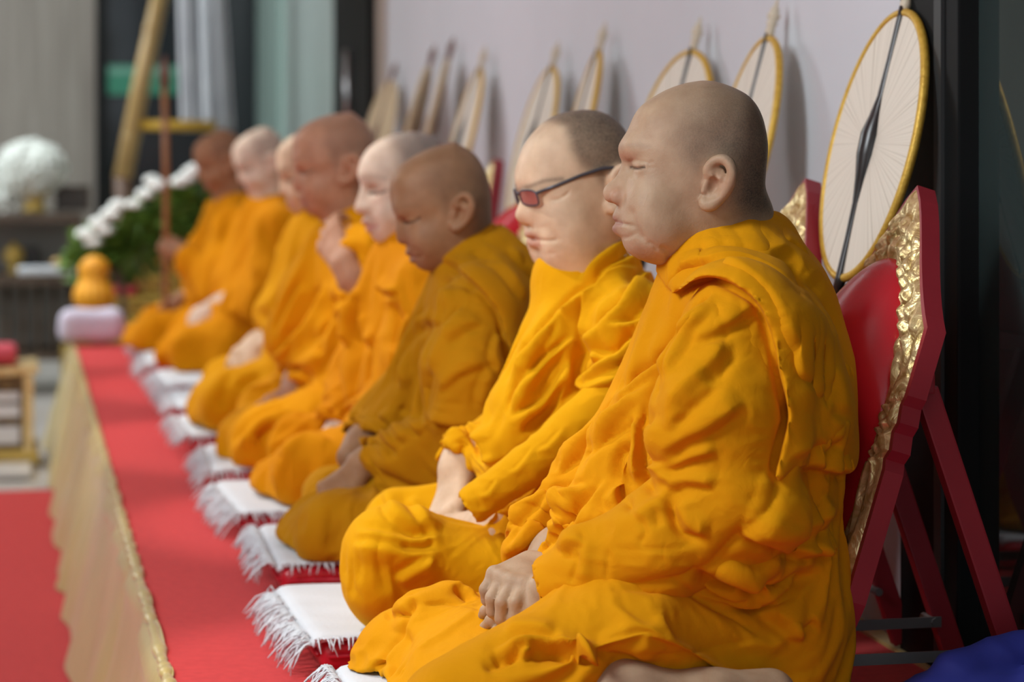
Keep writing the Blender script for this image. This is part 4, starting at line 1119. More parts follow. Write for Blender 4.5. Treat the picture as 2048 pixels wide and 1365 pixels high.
MB().tube([gl(1039, 388, -.009), gl(1034, 384, 0), gl(1039, 388, .009)], 0.0018, 8).obj('bridge', M_frame, GL, smooth=True)

# ---- third: tan, head bowed
Y3 = 4.66
hC = Head(HEAD_C, px3(HEAD_C['c'][0], HEAD_C['c'][1], Y3), yaw=-4)
ST_C = [('e', r7((280, 200), (350, 235), (430, 300), (520, 390), (590, 480), (620, 600), (660, 700), (680, 800)), .006, .016, .06)] + [
    ('e', r7((200, 1058), (320, 1100), (460, 1100), (640, 1080)), .007, .022, .06)] + [('a', r7(*p), w, a) for p, w, a in [
    (((420, 450), (330, 560), (240, 700), (220, 800)), .014, .012), (((560, 780), (500, 880), (480, 1000)), .014, .008), (((330, 330), (260, 420), (220, 560)), .012, .010),
    (((230, 450), (120, 600), (50, 760), (20, 860)), .014, .013), (((200, 560), (110, 720), (60, 900)), .012, .010), (((600, 580), (560, 700), (600, 820)), .012, .010),
    (((440, 170), (540, 180), (640, 260), (760, 420)), .014, .010), (((640, 120), (760, 230), (880, 330)), .012, .010), (((300, 640), (400, 560), (500, 520)), .016, .008),
    (((260, 900), (380, 800), (520, 740)), .018, .008)]] + [('r', r7(*p), w, a) for p, w, a in [
    (((220, 520), (130, 680), (100, 840)), .009, -.014), (((700, 160), (800, 280), (890, 370)), .008, -.012), (((440, 190), (480, 170), (560, 190)), .008, -.008),
    (((610, 560), (640, 680), (670, 780)), .010, -.016), (((210, 780), (190, 900), (120, 1080)), .012, -.016), (((300, 420), (240, 620), (210, 760)), .008, -.008), (((260, 320), (380, 310), (470, 360)), .010, -.012)]] + [
    ('a', r6(*p), w, a) for p, w, a in [(((300, 230), (360, 300), (440, 420)), .014, .010), (((420, 220), (460, 260), (560, 360)), .012, .010), (((170, 320), (300, 340), (400, 460)), .014, .010)]] + [
    ('r', r6(*p), .010, -.012) for p in [((310, 250), (420, 400), (450, 440)), ((420, 200), (520, 280)), ((180, 370), (300, 420), (400, 500))]]
person('c', 'tan shaven person with deeply bowed head in ochre robe', Y3, hC, SK['c'], RB['c'],
  parts=[C([(1000, 1000), (1000, 850), (985, 690)], [.14, .14, .14], .06), E((955, 840, 0), (.115, .19, .17), .06),
    C([(950, 510), (975, 570), (985, 650)], [.066, .10, .125], .05), C([(960, 620, -.19), (905, 620, .18)], [.078, .075], .05), C([(1020, 540), (1060, 640), (1075, 760)], [.05, .06, .06], .05),
    C([(955, 625, -.19), (935, 740, -.22), (935, 850, -.22)], [.078, .085, .08], .03), C([(935, 850, -.22), (830, 900, -.15), (745, 920, -.08)], [.076, .064, .05], .02),
    C([(905, 620, .18), (835, 780, .2), (722, 885, .1)], [.072, .066, .055], .03), C([(905, 600, .03), (852, 720, .06), (800, 850, .06)], [.045, .045, .05], .04),
    C([(970, 1060, -.12), (780, 1078, -.18), (662, 1050, -.17)], [.09, .070, .064], .04), C([(940, 1020, .12), (760, 1000, .2), (660, 990, .19)], [.085, .08, .066], .04),
    C([(660, 1050, -.15), (760, 1080, 0)], [.06, .06], .04), E((800, 1050, 0), (.24, .22, .08), .05), E((960, 1060, 0), (.16, .22, .1), .05)],
  cuts=[C([(925, 460), (940, 530)], [.068, .06], .004), C([(742, 922, -.08), (690, 945, -.07)], [.036, .044], .006), C([(715, 890, .1), (680, 915, .05)], [.045, .05], .008)],
  bodyparts=[C([(915, 470), (950, 560), (985, 660)], [.060, .062, .08]), C([(985, 660), (955, 650, -.17), (935, 850, -.2), (750, 920, -.08), (720, 930, -.075)], [.08, .05, .045, .029, .027]),
    C([(985, 660), (900, 650, .16), (800, 800, .17), (725, 885, .08), (700, 915, .05)], [.08, .05, .04, .029, .027]), C([(985, 660), (1000, 1000), (960, 1040, -.12), (680, 1040, -.16)], [.08, .08, .06, .04])],
  hands=[dict(w=(718, 945, -.085), to=(655, 1000, -.06), n=(-.3, -.75, .5), side=1, curl=(.6, .65, .7, .75), seg=(.8, 1.1, .8), thumb=(.4, .3, .3)),
    dict(w=(700, 950, .02), to=(648, 1020, -.05), n=(-.6, -.3, .6), side=-1, curl=(.5, .55, .6, .6), thumb=(.4, .2, .2))],
  extra=[('sleeve', [C([(958, 640, -.205), (940, 740, -.235), (938, 818, -.235)], [.07, .088, .084], .03)], [C([(935, 880, -.235), (930, 950, -.235)], [.06, .07])], .0052, ST_C)],
  shells=[('shoulder_sash', r7((250, 190), (350, 232), (430, 298), (520, 388), (588, 480), (620, 600), (660, 700), (690, 830), (740, 900), (900, 900), (1000, 600), (900, 300), (760, 120), (600, -20), (500, 70), (420, 140), (320, 180)), .010, .06)],
  strokes=ST_C, h=0.0085, hb=0.0034, wr=0.004, seed=3, sub=1, sim=dict(frames=15, grow=0.055, bend=4, goal=0.09))

# ---- fourth: pale
Y4 = 5.305
def r8(*p): return CR(p, 400, 550, 0.3005)
hD = Head(HEAD_D, px3(HEAD_D['c'][0], HEAD_D['c'][1], Y4), yaw=4)
person('d', 'pale shaven person in orange robe, head partly behind the tan bowed head', Y4, hD, SK['d'], RB['d'],
  parts=[C([(890, 920), (880, 780), (860, 620)], [.14, .14, .14], .06), E((835, 760, 0), (.12, .19, .17), .06), C([(825, 480), (845, 530), (860, 600)], [.066, .095, .12], .05),
    C([(850, 570, -.19), (790, 570, .18)], [.075, .075], .05), C([(850, 575, -.19), (830, 690, -.21), (810, 770, -.21)], [.075, .08, .076], .03), C([(810, 770, -.21), (740, 850, -.12), (700, 880, -.06)], [.072, .06, .048], .02),
    C([(790, 570, .18), (730, 740, .2), (680, 850, .08)], [.075, .075, .055], .03), C([(778, 540, .02), (758, 620, .03), (750, 720, .02)], [.045, .05, .055], .04),
    C([(860, 950, -.12), (700, 930, -.18), (612, 930, -.17)], [.09, .084, .075], .04), C([(840, 920, .12), (680, 890, .2), (600, 885, .19)], [.085, .08, .07], .04),
    C([(610, 940, -.15), (720, 960, 0)], [.06, .06], .04), E((720, 950, 0), (.24, .22, .08), .05), E((850, 950, 0), (.16, .22, .1), .05)],
  cuts=[C([(805, 430), (815, 500)], [.068, .06], .004), C([(700, 880, -.06), (650, 900, -.05)], [.034, .04], .006), C([(680, 855, .08), (640, 880, .05)], [.04, .045], .008)],
  bodyparts=[C([(815, 440), (830, 520), (860, 620)], [.058, .060, .08]), C([(860, 620), (850, 600, -.17), (810, 770, -.19), (700, 880, -.06), (690, 885, -.055)], [.08, .05, .045, .028, .026]),
    C([(860, 620), (790, 600, .16), (730, 750, .17), (685, 855, .07), (670, 868, .06)], [.08, .05, .04, .028, .026]), C([(860, 620), (890, 920), (850, 940, -.12), (640, 930, -.16)], [.08, .08, .06, .04])],
  hands=[dict(w=(690, 888, -.055), to=(630, 915, -.03), n=(-.2, -.7, .6), side=1, curl=(.3, .3, .35, .4), thumb=(.4, .1, .2)), dict(w=(672, 868, .06), to=(635, 905, .0), n=(-.5, -.4, .7), side=-1, curl=(.5, .5, .5, .5))],
  strokes=[('a', r8(*p), w, a) for p, w, a in [(((1000, 60), (970, 200), (960, 380), (980, 480)), .012, .016), (((1180, 60), (1260, 110), (1300, 90)), .014, .012), (((1040, 260), (1080, 380), (1160, 470)), .018, .012),
    (((1400, 260), (1330, 420), (1310, 640)), .016, .014), (((900, 900), (700, 890), (420, 960)), .02, .010), (((1100, 800), (1000, 860), (880, 920)), .012, .012), (((900, 1130), (700, 1080), (520, 1200)), .018, .010)]] + [
    ('r', r8(*p), .012, -.016) for p in [((1020, 120), (1040, 320), (1100, 450)), ((1240, 180), (1300, 300), (1250, 500)), ((1440, 250), (1380, 420), (1400, 620)), ((1040, 900), (940, 920), (860, 900))]],
  h=0.0095, hb=0.004, wr=0.006, seed=4, sub=1, sim=dict(frames=14, grow=0.055, bend=5, goal=0.10))

# ---- fifth: grey-haired, wiping the face with the raised near hand
Y5 = 5.95
sC = 1022.0 / 808.0
def headC(px, py, Y, **kw):
    return Head(HEAD_C, px3(px, py, Y), **kw)
hE = headC(670, 322, Y5, rot=8, yaw=-2, scale=1.06)
person('e', 'grey-cropped ruddy person in orange robe raising one hand to the mouth', Y5, hE, SK['e'], RB['a'],
  parts=[C([(760, 820), (750, 700), (735, 560)], [.15, .15, .145], .06), E((690, 690, 0), (.14, .2, .17), .06), C([(710, 445), (720, 490), (735, 550)], [.066, .095, .12], .05),
    C([(735, 515, -.2), (680, 505, .19)], [.08, .078], .05), C([(735, 515, -.2), (750, 600, -.24), (745, 680, -.24)], [.078, .078, .072], .03), C([(745, 680, -.24), (735, 620, -.26), (712, 575, -.26)], [.066, .055, .046], .02),
    C([(680, 505, .19), (610, 650, .22), (590, 760, .08)], [.075, .075, .055], .03), C([(660, 500, .02), (620, 570, .03), (600, 660, .02)], [.06, .07, .075], .04),
    C([(730, 850, -.12), (620, 850, -.18), (530, 860, -.17)], [.09, .084, .078], .04), C([(720, 810, .12), (600, 800, .2), (520, 810, .19)], [.085, .08, .07], .04),
    C([(530, 870, -.15), (620, 880, 0)], [.06, .06], .04), E((620, 860, 0), (.24, .22, .08), .05), E((730, 850, 0), (.16, .22, .1), .05)],
  cuts=[C([(690, 400), (700, 465)], [.068, .06], .004), C([(712, 575, -.26), (690, 530, -.26)], [.034, .042], .006), C([(590, 765, .08), (565, 785, .05)], [.04, .045], .008)],
  bodyparts=[C([(690, 410), (710, 480), (735, 560)], [.066, .068, .08]), C([(735, 560), (735, 535, -.17), (750, 690, -.22), (708, 560, -.258), (690, 528, -.25)], [.08, .05, .045, .033, .031]),
    C([(735, 560), (680, 540, .16), (610, 660, .19), (592, 765, .07), (585, 775, .06)], [.08, .05, .04, .028, .026]), C([(735, 560), (760, 820), (720, 840, -.12), (550, 855, -.16)], [.08, .08, .06, .04])],
  hands=[dict(w=(690, 530, -.25), to=(648, 455, -.15), n=(-.55, -.85, -.1), side=-1, curl=(.5, .5, .55, .6), seg=(.4, 1.0, .9), thumb=(.3, .3, .3), size=1.2), dict(w=(606, 778, .03), to=(555, 808, .0), n=(-.3, -.6, .7), side=-1, curl=(.25, .25, .3, .3))],
  strokes=[('a', r8(*p), w, a) for p, w, a in [(((700, 60), (600, 240), (520, 420)), .02, .014), (((850, 40), (780, 240), (640, 420), (480, 560)), .016, .016), (((960, 160), (860, 330), (760, 480)), .014, .012), (((620, 900), (400, 980), (260, 1150)), .02, .012),
    (((700, 640), (600, 680), (480, 690)), .016, .012)]] + [('r', r8(*p), .014, -.018) for p in [((780, 80), (680, 280), (560, 430)), ((920, 240), (800, 420), (780, 560)), ((560, 760), (640, 740), (740, 690)), ((500, 1000), (380, 1100))]],
  h=0.0105, hb=0.0045, wr=0.008, seed=5, sub=1, sim=dict(frames=14, grow=0.055, bend=5, goal=0.10))

# ---- sixth: only the face and knees show past the fifth
Y6 = 6.595
hF = headC(626, 336, Y6, rot=2, yaw=-4, scale=0.98)
person('f', 'shaven person mostly hidden behind the one raising a hand', Y6, hF, SK['b'], RB['e'],
  parts=[C([(690, 760), (680, 660), (670, 540)], [.14, .14, .14], .06), E((630, 650, 0), (.14, .19, .16), .06), C([(655, 440), (660, 480), (670, 530)], [.064, .095, .12], .05), C([(665, 500, -.19), (620, 490, .18)], [.075, .075], .05),
    C([(665, 500, -.19), (650, 590, -.22), (620, 670, -.22)], [.075, .076, .07], .03), C([(620, 670, -.22), (575, 690, -.15), (540, 690, -.08)], [.066, .055, .045], .02), C([(620, 490, .18), (570, 610, .2), (545, 680, .08)], [.072, .07, .05], .03),
    C([(650, 790, -.12), (540, 790, -.18), (465, 790, -.17)], [.09, .084, .072], .04), C([(640, 760, .12), (540, 750, .2), (460, 755, .19)], [.085, .08, .07], .04), C([(465, 800, -.14), (560, 800, 0)], [.06, .06], .04), E((550, 790, 0), (.24, .22, .08), .05), E((650, 780, 0), (.16, .22, .1), .05)],
  cuts=[C([(640, 400), (645, 455)], [.068, .06], .004), C([(540, 690, -.08), (505, 690, -.06)], [.036, .042], .006), C([(545, 685, .08), (510, 690, .05)], [.04, .045], .008)],
  bodyparts=[C([(640, 400), (655, 470), (670, 540)], [.060, .062, .08]), C([(670, 540), (665, 520, -.17), (620, 670, -.2), (540, 690, -.08), (528, 695, -.07)], [.08, .05, .045, .028, .026]),
    C([(670, 540), (620, 510, .16), (570, 620, .17), (545, 680, .07), (530, 685, .06)], [.08, .05, .04, .028, .026]), C([(670, 540), (690, 760), (640, 790, -.12), (490, 790, -.16)], [.08, .08, .06, .04])],
  hands=[dict(w=(528, 700, -.07), to=(480, 745, -.05), n=(-.2, -.7, .6), side=1, curl=(.3, .3, .35, .4)), dict(w=(525, 670, .04), to=(490, 705, .0), n=(-.4, -.5, .7), side=-1, curl=(.4, .4, .4, .4))],
  strokes=[('r', r8(*p), .016, -.016) for p in [((560, 80), (480, 260)), ((200, 620), (120, 900)), ((420, 640), (250, 760))]], h=0.0115, hb=0.005, wr=0.010, seed=6, sim=dict(frames=13, grow=0.055, bend=6, goal=0.10))

# ---- seventh and eighth, far down the row
def far(key, label, Y, head, skin, robe, dx, dy, sc, hands, arm, seed, front=0):
    def q(u, v, d=0.0): return (dx + sc * (u - 690), dy + sc * (v - 760), d)
    W = [(540, 690, -.08), (545, 680, .08)] if arm is None else arm
    person(key, label, Y, head, skin, robe,
      parts=[C([q(690, 760), q(680, 660), q(670, 540)], [.14, .14, .14], .06), E(q(630, 650), (.13, .19, .16), .06), C([q(655, 440), q(660, 480), q(670, 530)], [.062, .09, .12], .05), C([q(665, 500, -.19), q(620, 490, .18)], [.075, .075], .05),
        C([q(665, 500, -.19), q(650, 590, -.22), q(620, 660, -.22)], [.075, .076, .07], .03), C([q(620, 660, -.22), W[0]], [.066, .046], .02), C([q(620, 490, .18), q(570, 610, .2), W[1]], [.072, .07, .05], .03),
        C([q(650, 790, -.12), q(540, 790, -.18), q(455, 790, -.17)], [.09, .084, .072], .04), C([q(640, 760, .12), q(540, 750, .2), q(450, 755, .19)], [.085, .08, .07], .04), C([q(465, 800, -.14), q(560, 800, 0)], [.06, .06], .04), E(q(550, 790), (.24, .22, .08), .05), E(q(650, 780), (.16, .22, .1), .05)],
      cuts=[C([q(640, 400), q(645, 455)], [.064, .057], .004)],
      bodyparts=[C([q(635, 380), q(655, 470), q(670, 540)], [.058, .060, .08]), C([q(670, 540), q(665, 520, -.17), q(620, 660, -.2), W[0], hands[0]['w']], [.08, .05, .045, .028, .026]), C([q(670, 540), q(620, 510, .16), q(570, 620, .17), W[1], hands[1]['w']], [.08, .05, .04, .028, .026]),
        C([q(670, 540), q(690, 760), q(640, 790, -.12), q(480, 790, -.16)], [.08, .08, .06, .04])],
      hands=hands, h=0.0125, hb=0.0055, wr=0.014, seed=seed, sim=dict(frames=13, grow=0.055, bend=6, goal=0.10))
Y7 = 8.2
h7 = headC(522, 318, Y7, rot=-6, yaw=2, scale=0.92)
far('g', 'shiny-headed fair person in orange robe, second from the far end', Y7, h7, SK['d'], RB['d'], 572, 660, .80,
  [dict(w=(432, 610, -.06), to=(402, 630, -.04), n=(-.2, -.7, .6), side=1), dict(w=(436, 606, .05), to=(408, 622, .0), n=(-.4, -.5, .7), side=-1)], [(450, 605, -.09), (455, 600, .08)], 7)
Y8 = 9.0
h8 = headC(440, 318, Y8, rot=-4, yaw=2, scale=0.95)
far('h', 'brown-skinned person at the far end holding an upright wooden staff', Y8, h8, SK['g'], RB['d'], 492, 640, .74,
  [dict(w=(366, 500, -.06), to=(332, 488, -.02), n=(.1, -.95, .2), side=1, curl=(.95, .95, .95, .95), seg=(1.0, 1.0, .9), thumb=(.6, .6, .5)), dict(w=(372, 590, .06), to=(345, 604, .0), n=(-.4, -.5, .7), side=-1)], [(385, 512, -.10), (390, 575, .08)], 8)
# ------------------------------------------------------------------ chairs, mats, fans
M_red = noise_mat('red_lacquer', (0.27, 0.012, 0.022), (0.33, 0.018, 0.030), 6, 0.5)
M_leather = noise_mat('red_vinyl', (0.60, 0.016, 0.028), (0.64, 0.02, 0.034), 9, 0.25, bump=0.12, bscale=25, bdist=0.004)
M_vinyl = noise_mat('red_mat_vinyl', (0.46, 0.008, 0.020), (0.50, 0.012, 0.026), 9, 0.28, bump=0.25, bscale=18, bdist=0.006)
def gilt():
    m = mat('carved_gilt', (0.62, 0.44, 0.17), 0.36, 0.7); N, L, b = nodes(m)
    tc = N.new('ShaderNodeTexCoord')
    vo = N.new('ShaderNodeTexVoronoi'); vo.inputs['Scale'].default_value = 55
    n0 = N.new('ShaderNodeTexNoise'); n0.inputs['Scale'].default_value = 40; n0.inputs['Detail'].default_value = 4; n0.inputs['Distortion'].default_value = 2.0
    L.new(tc.outputs['Object'], n0.inputs['Vector']); L.new(tc.outputs['Object'], vo.inputs['Vector'])
    ad = N.new('ShaderNodeMath'); ad.operation = 'ADD'; L.new(vo.outputs['Distance'], ad.inputs[0]); L.new(n0.outputs['Fac'], ad.inputs[1])
    bp = N.new('ShaderNodeBump'); bp.inputs['Strength'].default_value = 0.5; bp.inputs['Distance'].default_value = 0.005
    L.new(ad.outputs[0], bp.inputs['Height']); L.new(bp.outputs[0], b.inputs['Normal'])
    r = ramp(N, [(0.3, (0.50, 0.34, 0.11)), (0.6, (0.80, 0.64, 0.33))]); L.new(n0.outputs['Fac'], r.inputs[0]); L.new(r.outputs[0], b.inputs['Base Color'])
    return m
M_gilt = gilt()
M_steel = mat('dark_steel', (0.22, 0.22, 0.22), 0.45, 0.6)
HWC = 0.195
def chair_outline(grow=0.0, n=10):
    """right half of the pointed board, (u, v), bottom to apex"""
    w = HWC + grow
    pts = [(w - 0.03, 0.0), (w - 0.012, 0.10), (w - 0.030, 0.12), (w - 0.004, 0.20), (w - 0.004, 0.39), (w - 0.012, 0.405), (w, 0.42), (w - 0.010, 0.445), (w, 0.46), (w - 0.008, 0.485), (w, 0.50), (w, 0.60)]
    for i in range(1, n + 1):
        t = i / n
        pts.append((w * (1 - t) ** 0.82 * (1 - 0.10 * math.sin(t * math.pi)), 0.60 + (0.205 + grow) * (t ** 1.08)))
    return pts
def make_chair():
    rt = thing('legless_backrest_chair', None, None)
    T = math.atan(0.31)
    # local: u along Y, v up along the board, w = thickness backwards (+X)
    Mx = Matrix(((0, math.sin(T), math.cos(T), 0), (1, 0, 0, 0), (0, math.cos(T), -math.sin(T), 0.012), (0, 0, 0, 1)))
    o = chair_outline(); full = o + [(-u, v) for u, v in o[-2::-1]]
    full = [(u, v) for u, v in full]
    MB().prism(full, 0.004, 0.033, Mx).obj('backboard', M_red, rt)
    # gilded carved front: ring between the board's edge and the pad, with scroll relief
    def ringpt(t, s):
        n = len(full); f = t * (n - 1); i = min(int(f), n - 2); a = f - i
        u = full[i][0] * (1 - a) + full[i + 1][0] * a; v = full[i][1] * (1 - a) + full[i + 1][1] * a
        du, dv = u, v - 0.40; k = 1 - 0.06
        ang = math.atan2(dv / 0.27, du / 0.14); iu, iv = 0.138 * math.cos(ang), 0.40 + 0.262 * math.sin(ang)
        uu = u * k * s + iu * (1 - s) if abs(iu) < abs(u) else u * k * s + u * 0.8 * (1 - s); vv = (0.4 + dv * 0.985) * s + iv * (1 - s)
        if v < 0.14 and abs(u) < HWC: vv = max(vv, 0.0)
        h = 0.010 * math.sin(math.pi * min(1, s * 1.02)) ** 0.5
        h += 0.005 * math.sin(t * 150 + s * 9) * math.sin(s * 3.14159) + 0.004 * math.sin(t * 83 - s * 14 + 2 * math.sin(s * 6)) * math.sin(s * 3.14159)
        return Mx @ Vector((uu, vv, 0.004 - max(h, 0)))
    MB().grid(lambda a, b: ringpt(a, b), 260, 16).obj('gilded_front', M_gilt, rt, smooth=True)
    def padfn(a, b):
        an = 2 * math.pi * a; r = math.sin(b * math.pi / 2)
        h = 0.094 * max(0, 1 - r ** 2.4) ** 0.7
        u = 0.142 * r * math.cos(an); v = 0.415 + 0.275 * r * math.sin(an)
        h *= 0.10 + 0.90 * float(sstep(0.40, 0.54, v))      # pressed in by the back that leans on it
        return Mx @ Vector((u, v, -0.002 - h))
    MB().grid(padfn, 48, 20, True).obj('pad', M_leather, rt, smooth=True)
    # folding rear frame
    hz = 0.50; hx = 0.31 * hz + 0.045
    for sgn in (-1, 1):
        y = 0.135 * sgn
        a = Vector((hx, y, hz - 0.01)); e = Vector((hx + 0.165, y, 0.012)); m = (a + e) / 2; d = (e - a)
        ry = math.atan2(d.x, d.z)
        MB().box(m, (0.034, 0.026, d.length), rotm(0, ry, 0), 0.003).obj('leg', M_red, rt)
        st = MB().box(Vector(((0.31 * 0.10 + 0.045 + hx + 0.14) / 2, y - 0.02 * sgn, 0.10)), (0.235, 0.004, 0.016)).obj('stay_bar', M_steel, rt)
        MB().tube([(hx + 0.115, y - 0.026, 0.10), (hx + 0.115, y + 0.026, 0.10)], 0.007, 8).obj('bolt', M_steel, st)
    MB().box((hx - 0.008, 0, hz), (0.03, 0.32, 0.03), bevel=0.003).obj('hinge_rail', M_red, rt)
    return rt
ch0 = make_chair()
chair_lbl = ['red backrest chair with gilded carved border, nearest the dark glass',
    'red gilded backrest chair second from the near end, its tip beside the large fan',
    'backrest chair whose red pad shows before the face with eyeglasses', 'backrest chair whose gilded tip stands right of the tan bowed head']
for i, cy in enumerate((3.415, 3.935, 6.07, 6.64)):
    c = ch0 if i == 0 else copy_tree(ch0)
    c.location = (1.086, cy, 0.004)
    c.rotation_euler = (0, 0, 0)
    tag(c, chair_lbl[i], 'chair', 'red gilded backrest chairs along the wall')

M_towel = noise_mat('white_cotton', (0.62, 0.66, 0.69), (0.67, 0.71, 0.74), 12, 0.92, bump=0.5, bscale=160, bdist=0.002)
def make_mat():
    rt = thing('seat_mat', None, None)
    def fn(X, Y, Z):
        dx = np.maximum(np.abs(X) - 0.270, 0); dy = np.maximum(np.abs(Y) - 0.205, 0)
        dz = np.maximum(np.abs(Z - 0.028) - 0.010, 0)
        return (np.sqrt(dx * dx + dy * dy + dz * dz) - 0.0160 - 0.0015 * np.sin(X * 30) * np.sin(Y * 26)).astype(np.float32)
    Fm = Field((-0.31, -0.25, -0.005), (0.31, 0.25, 0.08), 0.006)
    Fm.put(fn, (-0.3, -0.24, 0), (0.3, 0.24, 0.06), 0.004)
    V, Q = Fm.mesh(2)
    np_obj('cushion', V, Q, M_vinyl, rt)
    s = MB()
    for y in (-0.222, 0.222): s.tube([(-0.272, y, 0.030), (0.272, y, 0.030)], 0.0035, 6)
    for x in (-0.287, 0.287): s.tube([(x, -0.205, 0.030), (x, 0.205, 0.030)], 0.0035, 6)
    s.obj('piping', M_vinyl, rt, smooth=True)
    return rt
def make_cloth(seed, fr=1.0):
    rg = random.Random(seed)
    rt = thing('fringed_cloth', None, None)
    ox, oy = rg.uniform(-0.01, 0.01), rg.uniform(-0.012, 0.012)
    L, W = 0.285, 0.222
    a1, a2 = rg.uniform(0, 6), rg.uniform(0, 6)
    def zz(x, y):
        e = max(abs(x) - 0.272, 0); f = max(abs(y) - 0.212, 0)
        return 0.0585 - 1.6 * e ** 1.2 - 1.0 * f ** 1.15 + 0.0012 * math.sin(x * 24 + a1) * math.sin(y * 19 + a2) + 0.0008 * math.sin(y * 60 + x * 22)
    def top(u, v):
        x = -L + 2 * L * u; y = -W + 2 * W * v
        return Vector((x + ox, y + oy, zz(x, y)))
    o = MB().grid(top, 60, 46).obj('cloth', M_towel, rt, smooth=True)
    md = o.modifiers.new('thickness', 'SOLIDIFY'); md.thickness = 0.004; md.offset = 1
    s = MB()
    def strand(x, y, dx, dy, ln):
        p = Vector((x + ox, y + oy, zz(x, y) + 0.002)); pts = [p]; d = Vector((dx, dy, rg.uniform(-0.2, 0.35)))
        for k in range(4):
            d = (d + Vector((rg.uniform(-.35, .35), rg.uniform(-.35, .35), -0.38))).normalized()
            p = p + d * ln / 4
            p.z = max(p.z, 0.004 if abs(p.x) > 0.3 or abs(p.y) > 0.235 else 0.0615)
            pts.append(p.copy())
        s.tube(pts, [0.0017, 0.0016, 0.0015, 0.0014, 0.0010], 4)
    for k in range(int(150 * fr)): strand(-L, rg.uniform(-W, W), -1, rg.uniform(-.35, .35), rg.uniform(0.03, 0.075))
    for k in range(int(70 * fr)): strand(rg.uniform(-L, -0.02), -W, rg.uniform(-.3, .3), -1, rg.uniform(0.02, 0.05))
    fo = s.obj('fringe', M_towel, rt, smooth=True); fo['kind'] = 'stuff'
    return rt
mat0 = make_mat()
ordn = ['nearest', 'second', 'third', 'fourth', 'fifth', 'sixth', 'seventh', 'eighth', 'ninth', 'farthest']
for i in range(10):
    c = mat0 if i == 0 else copy_tree(mat0)
    jx = [0, .0, .01, .0, .012, -.01, .0, .01, .0, .01][i]
    c.location = (0.765 + jx, 3.375 + 0.645 * i, 0.003)
    tag(c, f'red vinyl seat mat, {ordn[i]} from the camera in the row on the platform', 'mat', 'red seat mats along the platform')
    t = make_cloth(i, 1.0 if i < 4 else 0.7)
    t.location = (0.755 + jx, 3.375 + 0.645 * i, 0.003)
    t.rotation_euler = (0, 0, [0.0, 0.03, -0.02, 0.04, -0.03, 0.02, 0, .03, -.02, .02][i])
    tag(t, f'white fringed cotton cloth spread on a red mat, {ordn[i]} from the camera', 'cloth', 'white fringed cloths on the seat mats')

M_ivory = mat('ivory', (0.62, 0.54, 0.40), 0.45)
M_finb = mat('brown_finial', (0.16, 0.07, 0.045), 0.5)
M_blackwood = noise_mat('black_lacquer', (0.012, 0.010, 0.010), (0.03, 0.025, 0.022), 20, 0.28)
M_brownwood = noise_mat('brown_lacquer', (0.13, 0.06, 0.03), (0.2, 0.10, 0.05), 20, 0.4)
M_goldrim = noise_mat('gold_braid', (0.52, 0.30, 0.03), (0.66, 0.42, 0.06), 90, 0.45, 0.35, bump=0.5, bscale=200)
def leafmat(name, c1, c2):
    m = mat(name, c1, 0.7); N, L, b = nodes(m)
    tc = N.new('ShaderNodeTexCoord'); sp = N.new('ShaderNodeSeparateXYZ'); L.new(tc.outputs['Object'], sp.inputs[0])
    at = N.new('ShaderNodeMath'); at.operation = 'ARCTAN2'; L.new(sp.outputs[2], at.inputs[0]); L.new(sp.outputs[1], at.inputs[1])
    mu = N.new('ShaderNodeMath'); mu.operation = 'MULTIPLY'; mu.inputs[1].default_value = 14; L.new(at.outputs[0], mu.inputs[0])
    nz = N.new('ShaderNodeTexNoise'); nz.noise_dimensions = '1D'; nz.inputs['Scale'].default_value = 2.0; nz.inputs['Detail'].default_value = 3; L.new(mu.outputs[0], nz.inputs['W'])
    r = ramp(N, [(0.30, c2), (0.42, c1), (0.75, tuple(min(1, x * 1.06) for x in c1))]); L.new(nz.outputs['Fac'], r.inputs[0]); L.new(r.outputs[0], b.inputs['Base Color'])
    bp = N.new('ShaderNodeBump'); bp.inputs['Strength'].default_value = 0.4; bp.inputs['Distance'].default_value = 0.002
    L.new(nz.outputs['Fac'], bp.inputs['Height']); L.new(bp.outputs[0], b.inputs['Normal'])
    return m
M_leaf = leafmat('cream_silk', (0.74, 0.69, 0.58), (0.58, 0.53, 0.43))
M_leaf2 = leafmat('tan_silk', (0.60, 0.48, 0.30), (0.48, 0.36, 0.22))
FA, FB = 0.140, 0.222                  # half width, half height of the fan leaf
